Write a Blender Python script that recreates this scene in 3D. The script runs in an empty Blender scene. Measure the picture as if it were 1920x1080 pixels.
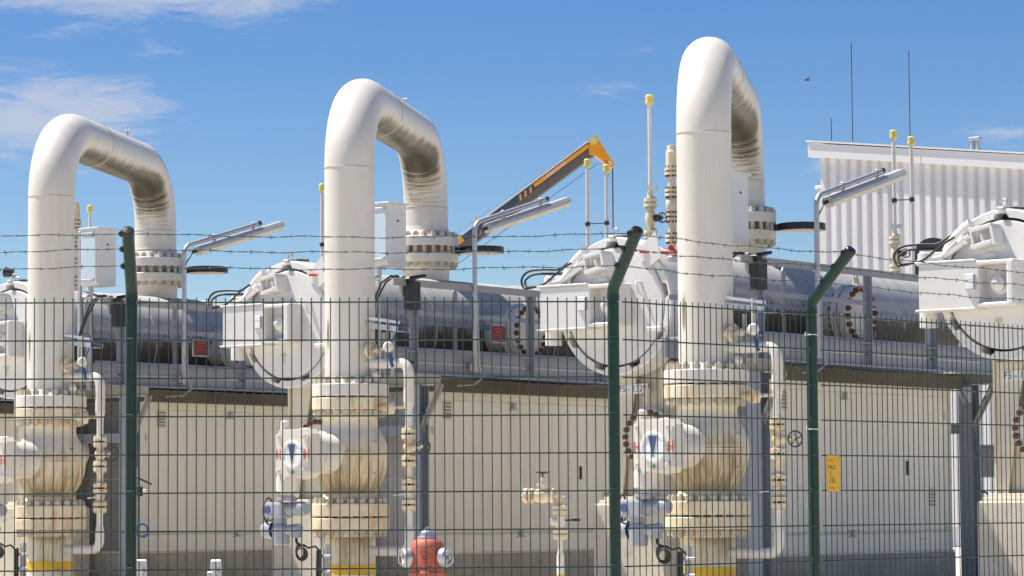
import bpy, bmesh, math, random
from mathutils import Vector, Matrix
random.seed(7)
D2R = math.radians
pi = math.pi
sc = bpy.context.scene
col = sc.collection

# ------------------------------------------------------------------ camera
EYE = 1.05
cam_d = bpy.data.cameras.new('camera')
cam = bpy.data.objects.new('camera', cam_d)
col.objects.link(cam)
cam_d.sensor_width = 36.0
cam_d.lens = 5600.0 / 1920.0 * 36.0
cam_d.clip_start = 0.5
cam_d.clip_end = 4000.0
cam.matrix_world = (Matrix.Translation((0, 0, EYE)) @ Matrix.Rotation(D2R(90 + 4.187), 4, 'X')
                    @ Matrix.Rotation(D2R(-0.355), 4, 'Z'))
sc.camera = cam

# ------------------------------------------------------------------ sky and sun
SUN_AZ = D2R(108.0)      # turned from the camera's side of the plant towards the left
SUN_EL = D2R(62.0)
sun_dir = Vector((-math.sin(SUN_AZ) * math.cos(SUN_EL), -math.cos(SUN_AZ) * math.cos(SUN_EL), math.sin(SUN_EL)))
world = bpy.data.worlds.new('World')
sc.world = world
world.use_nodes = True
wt = world.node_tree
wt.nodes.clear()


def wn(t, **k):
    n = wt.nodes.new(t)
    for a, b in k.items():
        setattr(n, a, b)
    return n


w_out = wn('ShaderNodeOutputWorld')
w_bg = wn('ShaderNodeBackground')
w_sky = wn('ShaderNodeTexSky')
w_sky.sky_type = 'NISHITA'
w_sky.sun_disc = False
w_sky.sun_elevation = SUN_EL
w_sky.sun_rotation = math.atan2(sun_dir.x, sun_dir.y)
w_sky.altitude = 1500
w_sky.air_density = 1.0
w_sky.dust_density = 0.2
w_sky.ozone_density = 1.0
w_tc = wn('ShaderNodeTexCoord')
w_hs = wn('ShaderNodeHueSaturation')
w_hs.inputs['Saturation'].default_value = 1.42
w_hs.inputs['Value'].default_value = 1.0
w_hs.inputs['Hue'].default_value = 0.514
wt.links.new(w_sky.outputs[0], w_hs.inputs['Color'])
# thin cirrus: wisps everywhere, thicker in a few loose patches
f_map = wn('ShaderNodeMapping')
f_map.inputs['Scale'].default_value = (17, 17, 85)
f_map.inputs['Rotation'].default_value = (0, D2R(-5), 0)
f_map.inputs['Location'].default_value = (0.3, 0.0, 0.4)
wt.links.new(w_tc.outputs['Generated'], f_map.inputs['Vector'])
f_n = wn('ShaderNodeTexNoise')
f_n.inputs['Scale'].default_value = 1.0
f_n.inputs['Detail'].default_value = 9.0
f_n.inputs['Roughness'].default_value = 0.68
f_n.inputs['Distortion'].default_value = 0.7
wt.links.new(f_map.outputs[0], f_n.inputs['Vector'])
c_map = wn('ShaderNodeMapping')
c_map.inputs['Scale'].default_value = (5, 5, 16)
wt.links.new(w_tc.outputs['Generated'], c_map.inputs['Vector'])
c_n = wn('ShaderNodeTexNoise')
c_n.inputs['Scale'].default_value = 1.0
c_n.inputs['Detail'].default_value = 2.0
wt.links.new(c_map.outputs[0], c_n.inputs['Vector'])
PATCH = [(-.135, .172, .13, .022, 1.25), (-.155, .128, .075, .024, 1.1), (-.118, .153, .022, .008, .55), (.112, .1135, .03, .008, .9), (.162, .123, .03, .008, .7),
         (.034, .139, .022, .006, .6), (.046, .152, .012, .004, .5)]
acc = None
for (az, el, ra, re, am) in PATCH:
    cm = wn('ShaderNodeMapping')
    cm.vector_type = 'TEXTURE'
    cm.inputs['Location'].default_value = (az, math.sqrt(1 - az * az - el * el), el)
    cm.inputs['Scale'].default_value = (ra, 1.0, re)
    wt.links.new(w_tc.outputs['Generated'], cm.inputs['Vector'])
    gd = wn('ShaderNodeTexGradient', gradient_type='SPHERICAL')
    wt.links.new(cm.outputs[0], gd.inputs['Vector'])
    ml = wn('ShaderNodeMath', operation='MULTIPLY')
    ml.inputs[1].default_value = am
    wt.links.new(gd.outputs['Fac'], ml.inputs[0])
    if acc is None: acc = ml
    else:
        mxn = wn('ShaderNodeMath', operation='MAXIMUM')
        wt.links.new(acc.outputs[0], mxn.inputs[0]); wt.links.new(ml.outputs[0], mxn.inputs[1]); acc = mxn
c_sum = wn('ShaderNodeMath', operation='MULTIPLY_ADD')
c_sum.inputs[1].default_value = 0.40
wt.links.new(acc.outputs[0], c_sum.inputs[0]); wt.links.new(f_n.outputs[0], c_sum.inputs[2])
c_mix = wn('ShaderNodeMath', operation='MULTIPLY_ADD')
c_mix.inputs[1].default_value = 0.25
wt.links.new(c_n.outputs[0], c_mix.inputs[0]); wt.links.new(c_sum.outputs[0], c_mix.inputs[2])
c_r = wn('ShaderNodeMapRange')
c_r.interpolation_type = 'SMOOTHSTEP'
c_r.inputs['From Min'].default_value = 0.76
c_r.inputs['From Max'].default_value = 1.04
c_r.inputs['To Max'].default_value = 0.75
wt.links.new(c_mix.outputs[0], c_r.inputs['Value'])
w_cl = wn('ShaderNodeMixRGB')
w_cl.inputs['Color2'].default_value = (5.2, 5.6, 6.6, 1)
wt.links.new(c_r.outputs[0], w_cl.inputs['Fac'])
wt.links.new(w_hs.outputs[0], w_cl.inputs['Color1'])
wt.links.new(w_cl.outputs[0], w_bg.inputs['Color'])
w_bg.inputs['Strength'].default_value = 0.056
wt.links.new(w_bg.outputs[0], w_out.inputs['Surface'])

sun_d = bpy.data.lights.new('sun', 'SUN')
sun_d.energy = 4.0
sun_d.angle = D2R(0.53)
sun_d.color = (1.0, 0.94, 0.84)
sun = bpy.data.objects.new('sun', sun_d)
col.objects.link(sun)
sun.rotation_euler = sun_dir.to_track_quat('Z', 'Y').to_euler()
sun.location = sun_dir * 60

sc.view_settings.view_transform = 'Standard'
sc.view_settings.look = 'None'
sc.view_settings.exposure = 1.0
sc.view_settings.gamma = 1.0
sc.view_settings.use_curve_mapping = False
sc.render.engine = 'CYCLES'
sc.cycles.max_bounces = 12
sc.cycles.diffuse_bounces = 8
sc.cycles.use_denoising = True


# ------------------------------------------------------------------ materials
MAT = {}


def material(name, color, rough=0.5, metal=0.0, var=0.06, vscale=3.0, tint=None, tamt=0.0, tscale=2.0,
             tlo=0.5, thi=0.7, bump=0.0, bscale=60.0, grime=None, gcol2=None, spec=0.5, glow=None, streak=None,
             coat=0.0, gk=1.7, gmax=0.92):
    m = bpy.data.materials.new(name)
    m.use_nodes = True
    nt = m.node_tree
    nt.nodes.clear()
    N = lambda t: nt.nodes.new(t)
    L = nt.links.new
    out = N('ShaderNodeOutputMaterial')
    p = N('ShaderNodeBsdfPrincipled')
    L(p.outputs[0], out.inputs['Surface'])
    p.inputs['Metallic'].default_value = metal
    p.inputs['Specular IOR Level'].default_value = spec
    if coat:
        p.inputs['Coat Weight'].default_value = coat
        p.inputs['Coat Roughness'].default_value = 0.15
    geo = N('ShaderNodeNewGeometry')
    n1 = N('ShaderNodeTexNoise')
    n1.inputs['Scale'].default_value = vscale
    n1.inputs['Detail'].default_value = 6
    n1.inputs['Roughness'].default_value = 0.6
    L(geo.outputs['Position'], n1.inputs['Vector'])
    mr = N('ShaderNodeMapRange')
    mr.inputs['From Min'].default_value = 0.25
    mr.inputs['From Max'].default_value = 0.75
    mr.inputs['To Min'].default_value = 1 - var
    mr.inputs['To Max'].default_value = 1 + var
    L(n1.outputs[0], mr.inputs['Value'])
    mul = N('ShaderNodeMixRGB')
    mul.blend_type = 'MULTIPLY'
    mul.inputs['Fac'].default_value = 1
    mul.inputs['Color1'].default_value = (*color, 1)
    oi = N('ShaderNodeObjectInfo')
    orr = N('ShaderNodeMapRange')
    orr.inputs['To Min'].default_value = 1 - min(.04, var)
    orr.inputs['To Max'].default_value = 1 + min(.04, var)
    L(oi.outputs['Random'], orr.inputs['Value'])
    om = N('ShaderNodeMath'); om.operation = 'MULTIPLY'
    L(mr.outputs[0], om.inputs[0]); L(orr.outputs[0], om.inputs[1])
    L(om.outputs[0], mul.inputs['Color2'])
    cur = mul.outputs[0]
    if tint:
        n2 = N('ShaderNodeTexNoise')
        n2.inputs['Scale'].default_value = tscale
        n2.inputs['Detail'].default_value = 8
        n2.inputs['Roughness'].default_value = 0.65
        if streak:
            mp = N('ShaderNodeMapping')
            mp.inputs['Scale'].default_value = streak
            L(geo.outputs['Position'], mp.inputs['Vector'])
            L(mp.outputs[0], n2.inputs['Vector'])
        else:
            L(geo.outputs['Position'], n2.inputs['Vector'])
        r2 = N('ShaderNodeMapRange')
        r2.interpolation_type = 'SMOOTHSTEP'
        r2.inputs['From Min'].default_value = tlo
        r2.inputs['From Max'].default_value = thi
        r2.inputs['To Max'].default_value = tamt
        L(n2.outputs[0], r2.inputs['Value'])
        mx = N('ShaderNodeMixRGB')
        L(r2.outputs[0], mx.inputs['Fac'])
        L(cur, mx.inputs['Color1'])
        mx.inputs['Color2'].default_value = (*tint, 1)
        cur = mx.outputs[0]
    if grime:
        # dirt that has grown or run on the surface; where it sits is stored per vertex ("grime"),
        # its streaks follow the surface coordinates "su" (across the streaks) and "sv" (along them)
        ag = N('ShaderNodeAttribute'); ag.attribute_name = 'grime'
        au = N('ShaderNodeAttribute'); au.attribute_name = 'su'
        av = N('ShaderNodeAttribute'); av.attribute_name = 'sv'
        cx = N('ShaderNodeCombineXYZ')
        mu = N('ShaderNodeMath'); mu.operation = 'MULTIPLY'; mu.inputs[1].default_value = 21.0
        mv = N('ShaderNodeMath'); mv.operation = 'MULTIPLY'; mv.inputs[1].default_value = 1.7
        L(au.outputs['Fac'], mu.inputs[0]); L(av.outputs['Fac'], mv.inputs[0])
        L(mu.outputs[0], cx.inputs[0]); L(mv.outputs[0], cx.inputs[1])
        n3 = N('ShaderNodeTexNoise')
        n3.inputs['Scale'].default_value = 1.0
        n3.inputs['Detail'].default_value = 7
        n3.inputs['Roughness'].default_value = 0.7
        n3.inputs['Distortion'].default_value = 0.5
        L(cx.outputs[0], n3.inputs['Vector'])
        n4 = N('ShaderNodeTexNoise')
        n4.inputs['Scale'].default_value = 2.6
        n4.inputs['Detail'].default_value = 5
        L(geo.outputs['Position'], n4.inputs['Vector'])
        ad = N('ShaderNodeMath'); ad.operation = 'ADD'
        k3 = N('ShaderNodeMath'); k3.operation = 'MULTIPLY'; k3.inputs[1].default_value = gk
        L(n3.outputs[0], k3.inputs[0]); L(k3.outputs[0], ad.inputs[0])
        s4 = N('ShaderNodeMath'); s4.operation = 'MULTIPLY'; s4.inputs[1].default_value = 0.55
        L(n4.outputs[0], s4.inputs[0])
        L(s4.outputs[0], ad.inputs[1])
        ad2 = N('ShaderNodeMath'); ad2.operation = 'MULTIPLY_ADD'; ad2.inputs[1].default_value = 0.85
        L(ag.outputs['Fac'], ad2.inputs[0]); L(ad.outputs[0], ad2.inputs[2])
        r3 = N('ShaderNodeMapRange')
        r3.interpolation_type = 'SMOOTHSTEP'
        r3.inputs['From Min'].default_value = .5 * gk + .275 + .29
        r3.inputs['From Max'].default_value = .5 * gk + .275 + .72
        r3.inputs['To Max'].default_value = gmax
        L(ad2.outputs[0], r3.inputs['Value'])
        r4 = N('ShaderNodeMapRange')
        r4.interpolation_type = 'SMOOTHSTEP'
        r4.inputs['From Min'].default_value = .5 * gk + .275 + .15
        r4.inputs['From Max'].default_value = .5 * gk + .275 + .48
        r4.inputs['To Max'].default_value = 0.6
        L(ad2.outputs[0], r4.inputs['Value'])
        m0 = N('ShaderNodeMixRGB')
        L(r4.outputs[0], m0.inputs['Fac']); L(cur, m0.inputs['Color1'])
        m0.inputs['Color2'].default_value = (*(gcol2 or grime), 1)
        mg = N('ShaderNodeMixRGB')
        L(r3.outputs[0], mg.inputs['Fac'])
        L(m0.outputs[0], mg.inputs['Color1']); mg.inputs['Color2'].default_value = (*grime, 1)
        cur = mg.outputs[0]
    L(cur, p.inputs['Base Color'])
    rr = N('ShaderNodeMapRange')
    rr.inputs['To Min'].default_value = max(0.03, rough - 0.1)
    rr.inputs['To Max'].default_value = min(1, rough + 0.1)
    L(n1.outputs[0], rr.inputs['Value'])
    L(rr.outputs[0], p.inputs['Roughness'])
    if bump:
        nb = N('ShaderNodeTexNoise')
        nb.inputs['Scale'].default_value = bscale
        nb.inputs['Detail'].default_value = 4
        L(geo.outputs['Position'], nb.inputs['Vector'])
        bp = N('ShaderNodeBump')
        bp.inputs['Strength'].default_value = bump
        bp.inputs['Distance'].default_value = 0.01
        L(nb.outputs[0], bp.inputs['Height'])
        L(bp.outputs[0], p.inputs['Normal'])
    MAT[name] = m
    return m


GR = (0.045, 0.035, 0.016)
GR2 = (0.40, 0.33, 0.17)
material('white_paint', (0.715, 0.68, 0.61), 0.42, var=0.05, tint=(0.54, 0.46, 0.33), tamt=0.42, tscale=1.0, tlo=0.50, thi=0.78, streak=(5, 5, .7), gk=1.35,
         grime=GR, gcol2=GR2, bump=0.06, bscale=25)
material('valve_paint', (0.74, 0.68, 0.56), 0.45, var=0.05, tint=(0.60, 0.46, 0.24), tamt=0.6, tscale=2.2, tlo=0.5, thi=0.75,
         gk=1.0, gmax=.8, grime=(0.20, 0.145, 0.07), gcol2=(0.60, 0.45, 0.21), bump=0.08, bscale=30)
material('flange_paint', (0.74, 0.65, 0.48), 0.5, var=0.07, tint=(0.58, 0.35, 0.11), tamt=0.9, tscale=2.2, tlo=0.46, thi=0.72, bump=0.1,
         streak=(3, 3, 1.0))
material('door_paint', (0.71, 0.70, 0.68), 0.4, var=0.03, tint=(0.62, 0.56, 0.45), tamt=0.3, tscale=2.5, tlo=0.56, thi=0.8, bump=0.05, bscale=20)
material('shell_paint', (0.47, 0.465, 0.45), 0.62, var=0.08, vscale=1.5, tint=(0.30, 0.26, 0.20), tamt=0.55, tscale=1.6, tlo=0.45, thi=0.75,
         grime=(0.060, 0.045, 0.030), gcol2=(0.24, 0.20, 0.14), streak=(3, 3, 0.6))
material('rusty_steel', (0.16, 0.065, 0.03), 0.8, var=0.25, vscale=30, tint=(0.35, 0.22, 0.12), tamt=0.6, tscale=40)
material('old_bolt', (0.56, 0.52, 0.43), 0.55, var=0.12, vscale=18, tint=(0.30, 0.18, 0.07), tamt=0.8, tscale=9, tlo=0.5, thi=0.72)
material('stud', (0.40, 0.34, 0.22), 0.6, var=0.2, vscale=12, tint=(0.16, 0.11, 0.05), tamt=0.8, tscale=8, tlo=0.45, thi=0.65)
material('gasket', (0.03, 0.022, 0.018), 0.8, var=0.2)
material('galvanised', (0.50, 0.51, 0.52), 0.42, metal=0.55, var=0.10, vscale=14, tint=(0.34, 0.34, 0.34), tamt=0.4, tscale=8)
material('steel_grey', (0.275, 0.30, 0.36), 0.5, metal=0.15, var=0.10, vscale=4, tint=(0.20, 0.19, 0.18), tamt=0.45, tscale=3, tlo=0.5, thi=0.75, streak=(3, 3, 1))
material('rail_steel', (0.36, 0.36, 0.34), 0.5, metal=0.3, var=0.10, vscale=8, tint=(0.20, 0.17, 0.13), tamt=0.4, tscale=5)
material('beige_panel', (0.80, 0.765, 0.675), 0.55, var=0.025, vscale=1.2, tint=(0.66, 0.59, 0.48), tamt=0.45, tscale=1.5, tlo=0.48, thi=0.78, streak=(4, 4, 0.4))
material('beige_trim', (0.62, 0.58, 0.49), 0.55, var=0.05, vscale=2)
material('roof_edge', (0.115, 0.097, 0.07), 0.8, var=0.2, vscale=3, tint=(0.06, 0.05, 0.035), tamt=0.6, tscale=4, streak=(4, 4, 1))
material('louvre', (0.36, 0.33, 0.27), 0.6, var=0.08)
material('black_plastic', (0.018, 0.018, 0.02), 0.45, var=0.2)
material('rubber', (0.02, 0.021, 0.023), 0.5, var=0.2)
material('concrete', (0.58, 0.53, 0.44), 0.9, var=0.14, vscale=2.5, tint=(0.30, 0.27, 0.22), tamt=0.5, tscale=5, tlo=0.48, thi=0.72, bump=0.3, bscale=40)
material('plinth', (0.42, 0.38, 0.32), 0.9, var=0.14, vscale=2.5, tint=(0.20, 0.18, 0.15), tamt=0.6, tscale=3, tlo=0.45, thi=0.72, bump=0.3, bscale=40, streak=(3, 3, 0.8))
material('gravel', (0.60, 0.55, 0.46), 0.95, var=0.35, vscale=22, tint=(0.24, 0.22, 0.19), tamt=0.6, tscale=38, bump=0.8, bscale=30)
material('fence_green', (0.002, 0.030, 0.019), 0.38, var=0.12, vscale=10, spec=0.5)
material('wire_green', (0.006, 0.036, 0.027), 0.42, var=0.15, vscale=14)
material('cap_black', (0.015, 0.017, 0.016), 0.4, var=0.2)
material('barb_wire', (0.07, 0.11, 0.10), 0.5, metal=0.3, var=0.25, vscale=30)
material('sign_yellow', (0.78, 0.44, 0.004), 0.45, var=0.05)
material('band_yellow', (0.80, 0.50, 0.03), 0.5, var=0.12, vscale=5, tint=(0.35, 0.24, 0.06), tamt=0.6, tscale=4, tlo=0.48, thi=0.7)
material('cap_yellow', (0.76, 0.62, 0.16), 0.45, var=0.08, vscale=12)
material('print_dark', (0.10, 0.05, 0.03), 0.6)
material('print_blue', (0.03, 0.04, 0.14), 0.6)
material('print_red', (0.60, 0.10, 0.06), 0.6)
material('print_white', (0.75, 0.72, 0.66), 0.6)
material('sign_white', (0.78, 0.78, 0.78), 0.5, var=0.03)
material('sign_red', (0.20, 0.02, 0.028), 0.5, var=0.1)
material('dial_blue', (0.06, 0.10, 0.22), 0.4)
material('dial_green', (0.05, 0.30, 0.16), 0.5)
material('actuator_grey', (0.34, 0.36, 0.41), 0.42, var=0.07, vscale=8, coat=0.1)
material('hydrant_red', (0.48, 0.125, 0.08), 0.62, var=0.10, vscale=7, tint=(0.48, 0.17, 0.12), tamt=0.6, tscale=6, bump=0.12, bscale=50)
material('aluminium', (0.48, 0.48, 0.49), 0.42, metal=0.6, var=0.08, vscale=12)
material('crane_orange', (0.85, 0.33, 0.012), 0.42, var=0.06)
material('crane_grey', (0.075, 0.068, 0.068), 0.5, var=0.10)
material('crane_blue', (0.035, 0.06, 0.11), 0.4, var=0.08)
material('crane_silver', (0.80, 0.84, 0.86), 0.35, metal=0.2, var=0.05)
material('wire_rope', (0.09, 0.13, 0.17), 0.5, metal=0.4)
material('navy', (0.022, 0.022, 0.034), 0.5, var=0.15)
material('cream', (0.72, 0.66, 0.54), 0.55, var=0.06)
material('lamp_body', (0.47, 0.46, 0.47), 0.5, var=0.10, vscale=10)
material('diffuser', (0.74, 0.71, 0.56), 0.35, var=0.05)
material('cladding', (0.68, 0.68, 0.69), 0.45, var=0.04, vscale=0.6, tint=(0.56, 0.56, 0.56), tamt=.5, tscale=1.0, tlo=.45, thi=.8, streak=(2.5, 2.5, .12))
material('cladding_trim', (0.69, 0.69, 0.70), 0.45, var=0.02, vscale=0.5)
material('cabinet_white', (0.70, 0.70, 0.70), 0.4, var=0.03)
material('end_grey', (0.42, 0.42, 0.43), 0.5, var=0.06, vscale=2)
material('end_grey_shaded', (0.20, 0.195, 0.19), 0.6, var=0.1, vscale=2)
material('seam', (0.52, 0.45, 0.34), 0.6, var=0.25, vscale=6)
material('window_pane', (0.55, 0.66, 0.74), 0.12, var=0.05, spec=0.7)
material('cable_blue', (0.02, 0.10, 0.26), 0.5)
material('handle_red', (0.45, 0.04, 0.03), 0.5)
material('wheel_dark', (0.06, 0.055, 0.055), 0.5, metal=0.3, var=0.2)
material('tag_grey', (0.42, 0.43, 0.45), 0.5, metal=0.3)


# ------------------------------------------------------------------ mesh collector
class M:
    """Collects shapes of one part; coordinates are given in the frame of the thing, shifted by off."""

    def __init__(s, off=(0, 0, 0)):
        s.v, s.f, s.sm, s.a = [], [], [], []
        s.off = Vector(off)

    def add(s, vs, fs, smooth, att=None):
        b = len(s.v)
        s.v += [Vector(q) - s.off for q in vs]
        s.a += att if att else [(0., 0., 0.)] * len(vs)
        s.f += [tuple(i + b for i in f) for f in fs]
        s.sm += [smooth] * len(fs)
        return s

    def bm(s, bm, smooth=False):
        bm.verts.index_update()
        s.add([v.co for v in bm.verts], [[v.index for v in f.verts] for f in bm.faces], smooth)
        bm.free()
        return s

    def box(s, lo, hi, bev=0.0, mat=None, seg=1):
        lo, hi = Vector(lo), Vector(hi)
        c, d = (lo + hi) / 2, hi - lo
        if bev <= 0:
            vs = [Vector((x, y, z)) for x in (-.5, .5) for y in (-.5, .5) for z in (-.5, .5)]
            vs = [Vector((q.x * d.x, q.y * d.y, q.z * d.z)) for q in vs]
            if mat: vs = [mat @ q for q in vs]
            return s.add([q + c for q in vs], [(0, 1, 3, 2), (4, 6, 7, 5), (0, 4, 5, 1), (2, 3, 7, 6), (0, 2, 6, 4), (1, 5, 7, 3)], False)
        b = bmesh.new()
        bmesh.ops.create_cube(b, size=1)
        for q in b.verts: q.co = Vector((q.co.x * d.x, q.co.y * d.y, q.co.z * d.z))
        bmesh.ops.bevel(b, geom=b.edges[:], offset=bev, segments=seg, affect='EDGES', profile=0.5)
        for q in b.verts:
            if mat: q.co = mat @ q.co
            q.co += c
        return s.bm(b)

    def obox(s, p0, p1, w, h, up=(0, 0, 1)):
        """bar of section w x h from p0 to p1"""
        p0, p1 = Vector(p0), Vector(p1)
        d = (p1 - p0).normalized()
        x = d.cross(Vector(up)).normalized()
        y = x.cross(d).normalized()
        vs = []
        for p in (p0, p1):
            for a, b in ((-1, -1), (1, -1), (1, 1), (-1, 1)):
                vs.append(p + x * (a * w / 2) + y * (b * h / 2))
        return s.add(vs, [(3, 2, 1, 0), (4, 5, 6, 7), (0, 1, 5, 4), (1, 2, 6, 5), (2, 3, 7, 6), (3, 0, 4, 7)], False)

    def cyl(s, p0, p1, r0, r1=None, n=16, caps=(True, True)):
        r1 = r0 if r1 is None else r1
        p0, p1 = Vector(p0), Vector(p1)
        d = (p1 - p0).normalized()
        x = d.orthogonal().normalized()
        y = d.cross(x)
        ring = lambda p, r: [p + (x * math.cos(2 * pi * i / n) + y * math.sin(2 * pi * i / n)) * r for i in range(n)]
        A, B = ring(p0, r0), ring(p1, r1)
        s.add(A + B, [(i, (i + 1) % n, n + (i + 1) % n, n + i) for i in range(n)], True)
        if caps[0]: s.add(A, [tuple(range(n - 1, -1, -1))], False)
        if caps[1]: s.add(B, [tuple(range(n))], False)
        return s

    def lathe(s, prof, o, axis, n=48, flat=True, att=None):
        """prof: list of (distance along axis, radius); each step has its own vertices so edges stay crisp
        unless flat is False (one smooth surface)."""
        o = Vector(o)
        d = Vector(axis).normalized()
        x = Vector((1, 0, 0)) if abs(d.x) < .9 else Vector((0, 0, 1))
        x = (x - d * x.dot(d)).normalized()
        y = d.cross(x)

        def ring(h, r):
            return [o + d * h + (x * math.cos(2 * pi * i / n) + y * math.sin(2 * pi * i / n)) * r for i in range(n + 1)]
        at = (lambda h, r: [att(h, r, 2 * pi * i / n) for i in range(n + 1)]) if att else (lambda h, r: [(0., 0., 0.)] * (n + 1))
        w = n + 1
        if flat:
            for (h0, r0), (h1, r1) in zip(prof[:-1], prof[1:]):
                s.add(ring(h0, r0) + ring(h1, r1), [(i, i + 1, w + i + 1, w + i) for i in range(n)], True, at(h0, r0) + at(h1, r1))
        else:
            vs, aa, fs = [], [], []
            for k, (h, r) in enumerate(prof):
                vs += ring(h, r); aa += at(h, r)
                if k: fs += [((k - 1) * w + i, (k - 1) * w + i + 1, k * w + i + 1, k * w + i) for i in range(n)]
            s.add(vs, fs, True, aa)
        return s

    def tube(s, path, r, n=10, att=None, caps=True, closed=False):
        path = [Vector(p) for p in path]
        K = len(path)
        T = []
        for i in range(K):
            a = path[i - 1] if (i or closed) else path[0]
            b = path[(i + 1) % K] if (i < K - 1 or closed) else path[-1]
            T.append((b - a).normalized())
        u = T[0].orthogonal().normalized()
        if abs(T[0].z) > .9: u = Vector((1, 0, 0)); u = (u - T[0] * u.dot(T[0])).normalized()
        vs, aa, fs = [], [], []
        L = 0
        rr = r if callable(r) else (lambda i: r)
        for i in range(K):
            if i:
                L += (path[i] - path[i - 1]).length
                ax = T[i - 1].cross(T[i])
                if ax.length > 1e-6: u = Matrix.Rotation(T[i - 1].angle(T[i]), 3, ax.normalized()) @ u
                u = (u - T[i] * u.dot(T[i])).normalized()
            w = T[i].cross(u)
            for j in range(n + 1):
                g = 2 * pi * j / n
                nrm = u * math.cos(g) + w * math.sin(g)
                vs.append(path[i] + nrm * rr(i))
                aa.append(att(L, i, g, nrm, path[i]) if att else (0., 0., 0.))
        W = n + 1
        for i in range(K - 1):
            fs += [(i * W + j, i * W + j + 1, (i + 1) * W + j + 1, (i + 1) * W + j) for j in range(n)]
        if closed: fs += [((K - 1) * W + j, (K - 1) * W + j + 1, j + 1, j) for j in range(n)]
        s.add(vs, fs, True, aa)
        if caps and not closed:
            s.add(vs[:n], [tuple(range(n - 1, -1, -1))], False)
            s.add(vs[(K - 1) * W:(K - 1) * W + n], [tuple(range(n))], False)
        return s

    def torus(s, c, axis, R, r, n=28, m=8, a0=0, a1=2 * pi):
        c, d = Vector(c), Vector(axis).normalized()
        x = d.orthogonal().normalized(); y = d.cross(x)
        full = abs(a1 - a0 - 2 * pi) < 1e-6
        k = n if full else n + 1
        pts = [c + (x * math.cos(a0 + (a1 - a0) * i / n) + y * math.sin(a0 + (a1 - a0) * i / n)) * R for i in range(k)]
        return s.tube(pts, r, m, closed=full)

    def prism(s, pts, z0, z1, to):
        """polygon pts (u,v) pushed from z0 to z1; to(u,v,w) -> point"""
        n = len(pts)
        A = [to(u, v, z0) for u, v in pts]; B = [to(u, v, z1) for u, v in pts]
        s.add(A + B, [tuple(range(n - 1, -1, -1)), tuple(range(n, 2 * n))] + [(i, (i + 1) % n, n + (i + 1) % n, n + i) for i in range(n)], False)
        return s

    def mesh(s, name, mat):
        me = bpy.data.meshes.new(name)
        me.from_pydata([tuple(q) for q in s.v], [], s.f)
        me.polygons.foreach_set('use_smooth', s.sm)
        if any(x != (0., 0., 0.) for x in s.a):
            for k, nm in enumerate(('grime', 'su', 'sv')):
                at = me.attributes.new(nm, 'FLOAT', 'POINT')
                at.data.foreach_set('value', [q[k] for q in s.a])
        me.materials.append(MAT[mat])
        b = bmesh.new(); b.from_mesh(me)
        bmesh.ops.recalc_face_normals(b, faces=b.faces[:])
        b.to_mesh(me); b.free()
        me.update()
        return me

    def build(s, name, mat, parent=None):
        return put(s.mesh(name, mat), name, parent)


def put(me, name, parent=None, loc=(0, 0, 0), rot=None):
    o = bpy.data.objects.new(name, me)
    col.objects.link(o)
    o.location = loc
    if rot is not None: o.rotation_euler = rot
    if parent: o.parent = parent
    return o


def tag(o, label=None, cat=None, group=None, kind=None):
    if label: o['label'] = label
    if cat: o['category'] = cat
    if group: o['group'] = group
    if kind: o['kind'] = kind
    return o


def thing(name, loc=(0, 0, 0), rz=0.0):
    o = bpy.data.objects.new(name, None)
    o.empty_display_size = 0.2
    col.objects.link(o)
    o.location = loc
    o.rotation_euler = (0, 0, rz)
    return o


KIDS = {}


def copy_tree(o, parent=None):
    c = o.copy()
    col.objects.link(c)
    if parent: c.parent = parent
    for k in list(o.children): copy_tree(k, c)
    return c


def text_mesh(body, size, mat, to, align='CENTER', extrude=0.0008):
    cu = bpy.data.curves.new('lettering', 'FONT')
    cu.body = body; cu.size = size; cu.align_x = align; cu.align_y = 'CENTER'; cu.extrude = extrude
    t = bpy.data.objects.new('lettering', cu)
    col.objects.link(t)
    bpy.context.view_layer.update()
    dg = bpy.context.evaluated_depsgraph_get()
    me = bpy.data.meshes.new_from_object(t.evaluated_get(dg))
    bpy.data.objects.remove(t)
    bpy.data.curves.remove(cu)
    for v in me.vertices: v.co = Vector(to(v.co.x, v.co.y, v.co.z))
    me.materials.clear(); me.materials.append(MAT[mat])
    me.update()
    return me


def hexnut(m, c, axis, r, h):
    c, d = Vector(c), Vector(axis).normalized()
    x = d.orthogonal().normalized(); y = d.cross(x)
    P = [(x * math.cos(pi / 3 * i) + y * math.sin(pi / 3 * i)) * r for i in range(6)]
    A = [c + q for q in P]; B = [c + d * h + q for q in P]
    C = [c + d * (h * 1.04) + q * .8 for q in P]
    m.add(A + B + C, [tuple(range(5, -1, -1))] + [(i, (i + 1) % 6, 6 + (i + 1) % 6, 6 + i) for i in range(6)]
          + [(6 + i, 6 + (i + 1) % 6, 12 + (i + 1) % 6, 12 + i) for i in range(6)] + [tuple(range(12, 18))], False)


BOLT_MESH = {}


def bolt_mesh(half, r, nut_r, nut_h, mat):
    """stud along Z, nuts at +-half"""
    k = (half, r, nut_r, nut_h, mat)
    if k not in BOLT_MESH:
        m = M()
        m.cyl((0, 0, -half - nut_h * 1.45), (0, 0, half + nut_h * 1.45), r, n=8)
        hexnut(m, (0, 0, half), (0, 0, 1), nut_r, nut_h)
        hexnut(m, (0, 0, -half), (0, 0, -1), nut_r, nut_h)
        BOLT_MESH[k] = m.mesh('bolt', mat)
    return BOLT_MESH[k]


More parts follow.
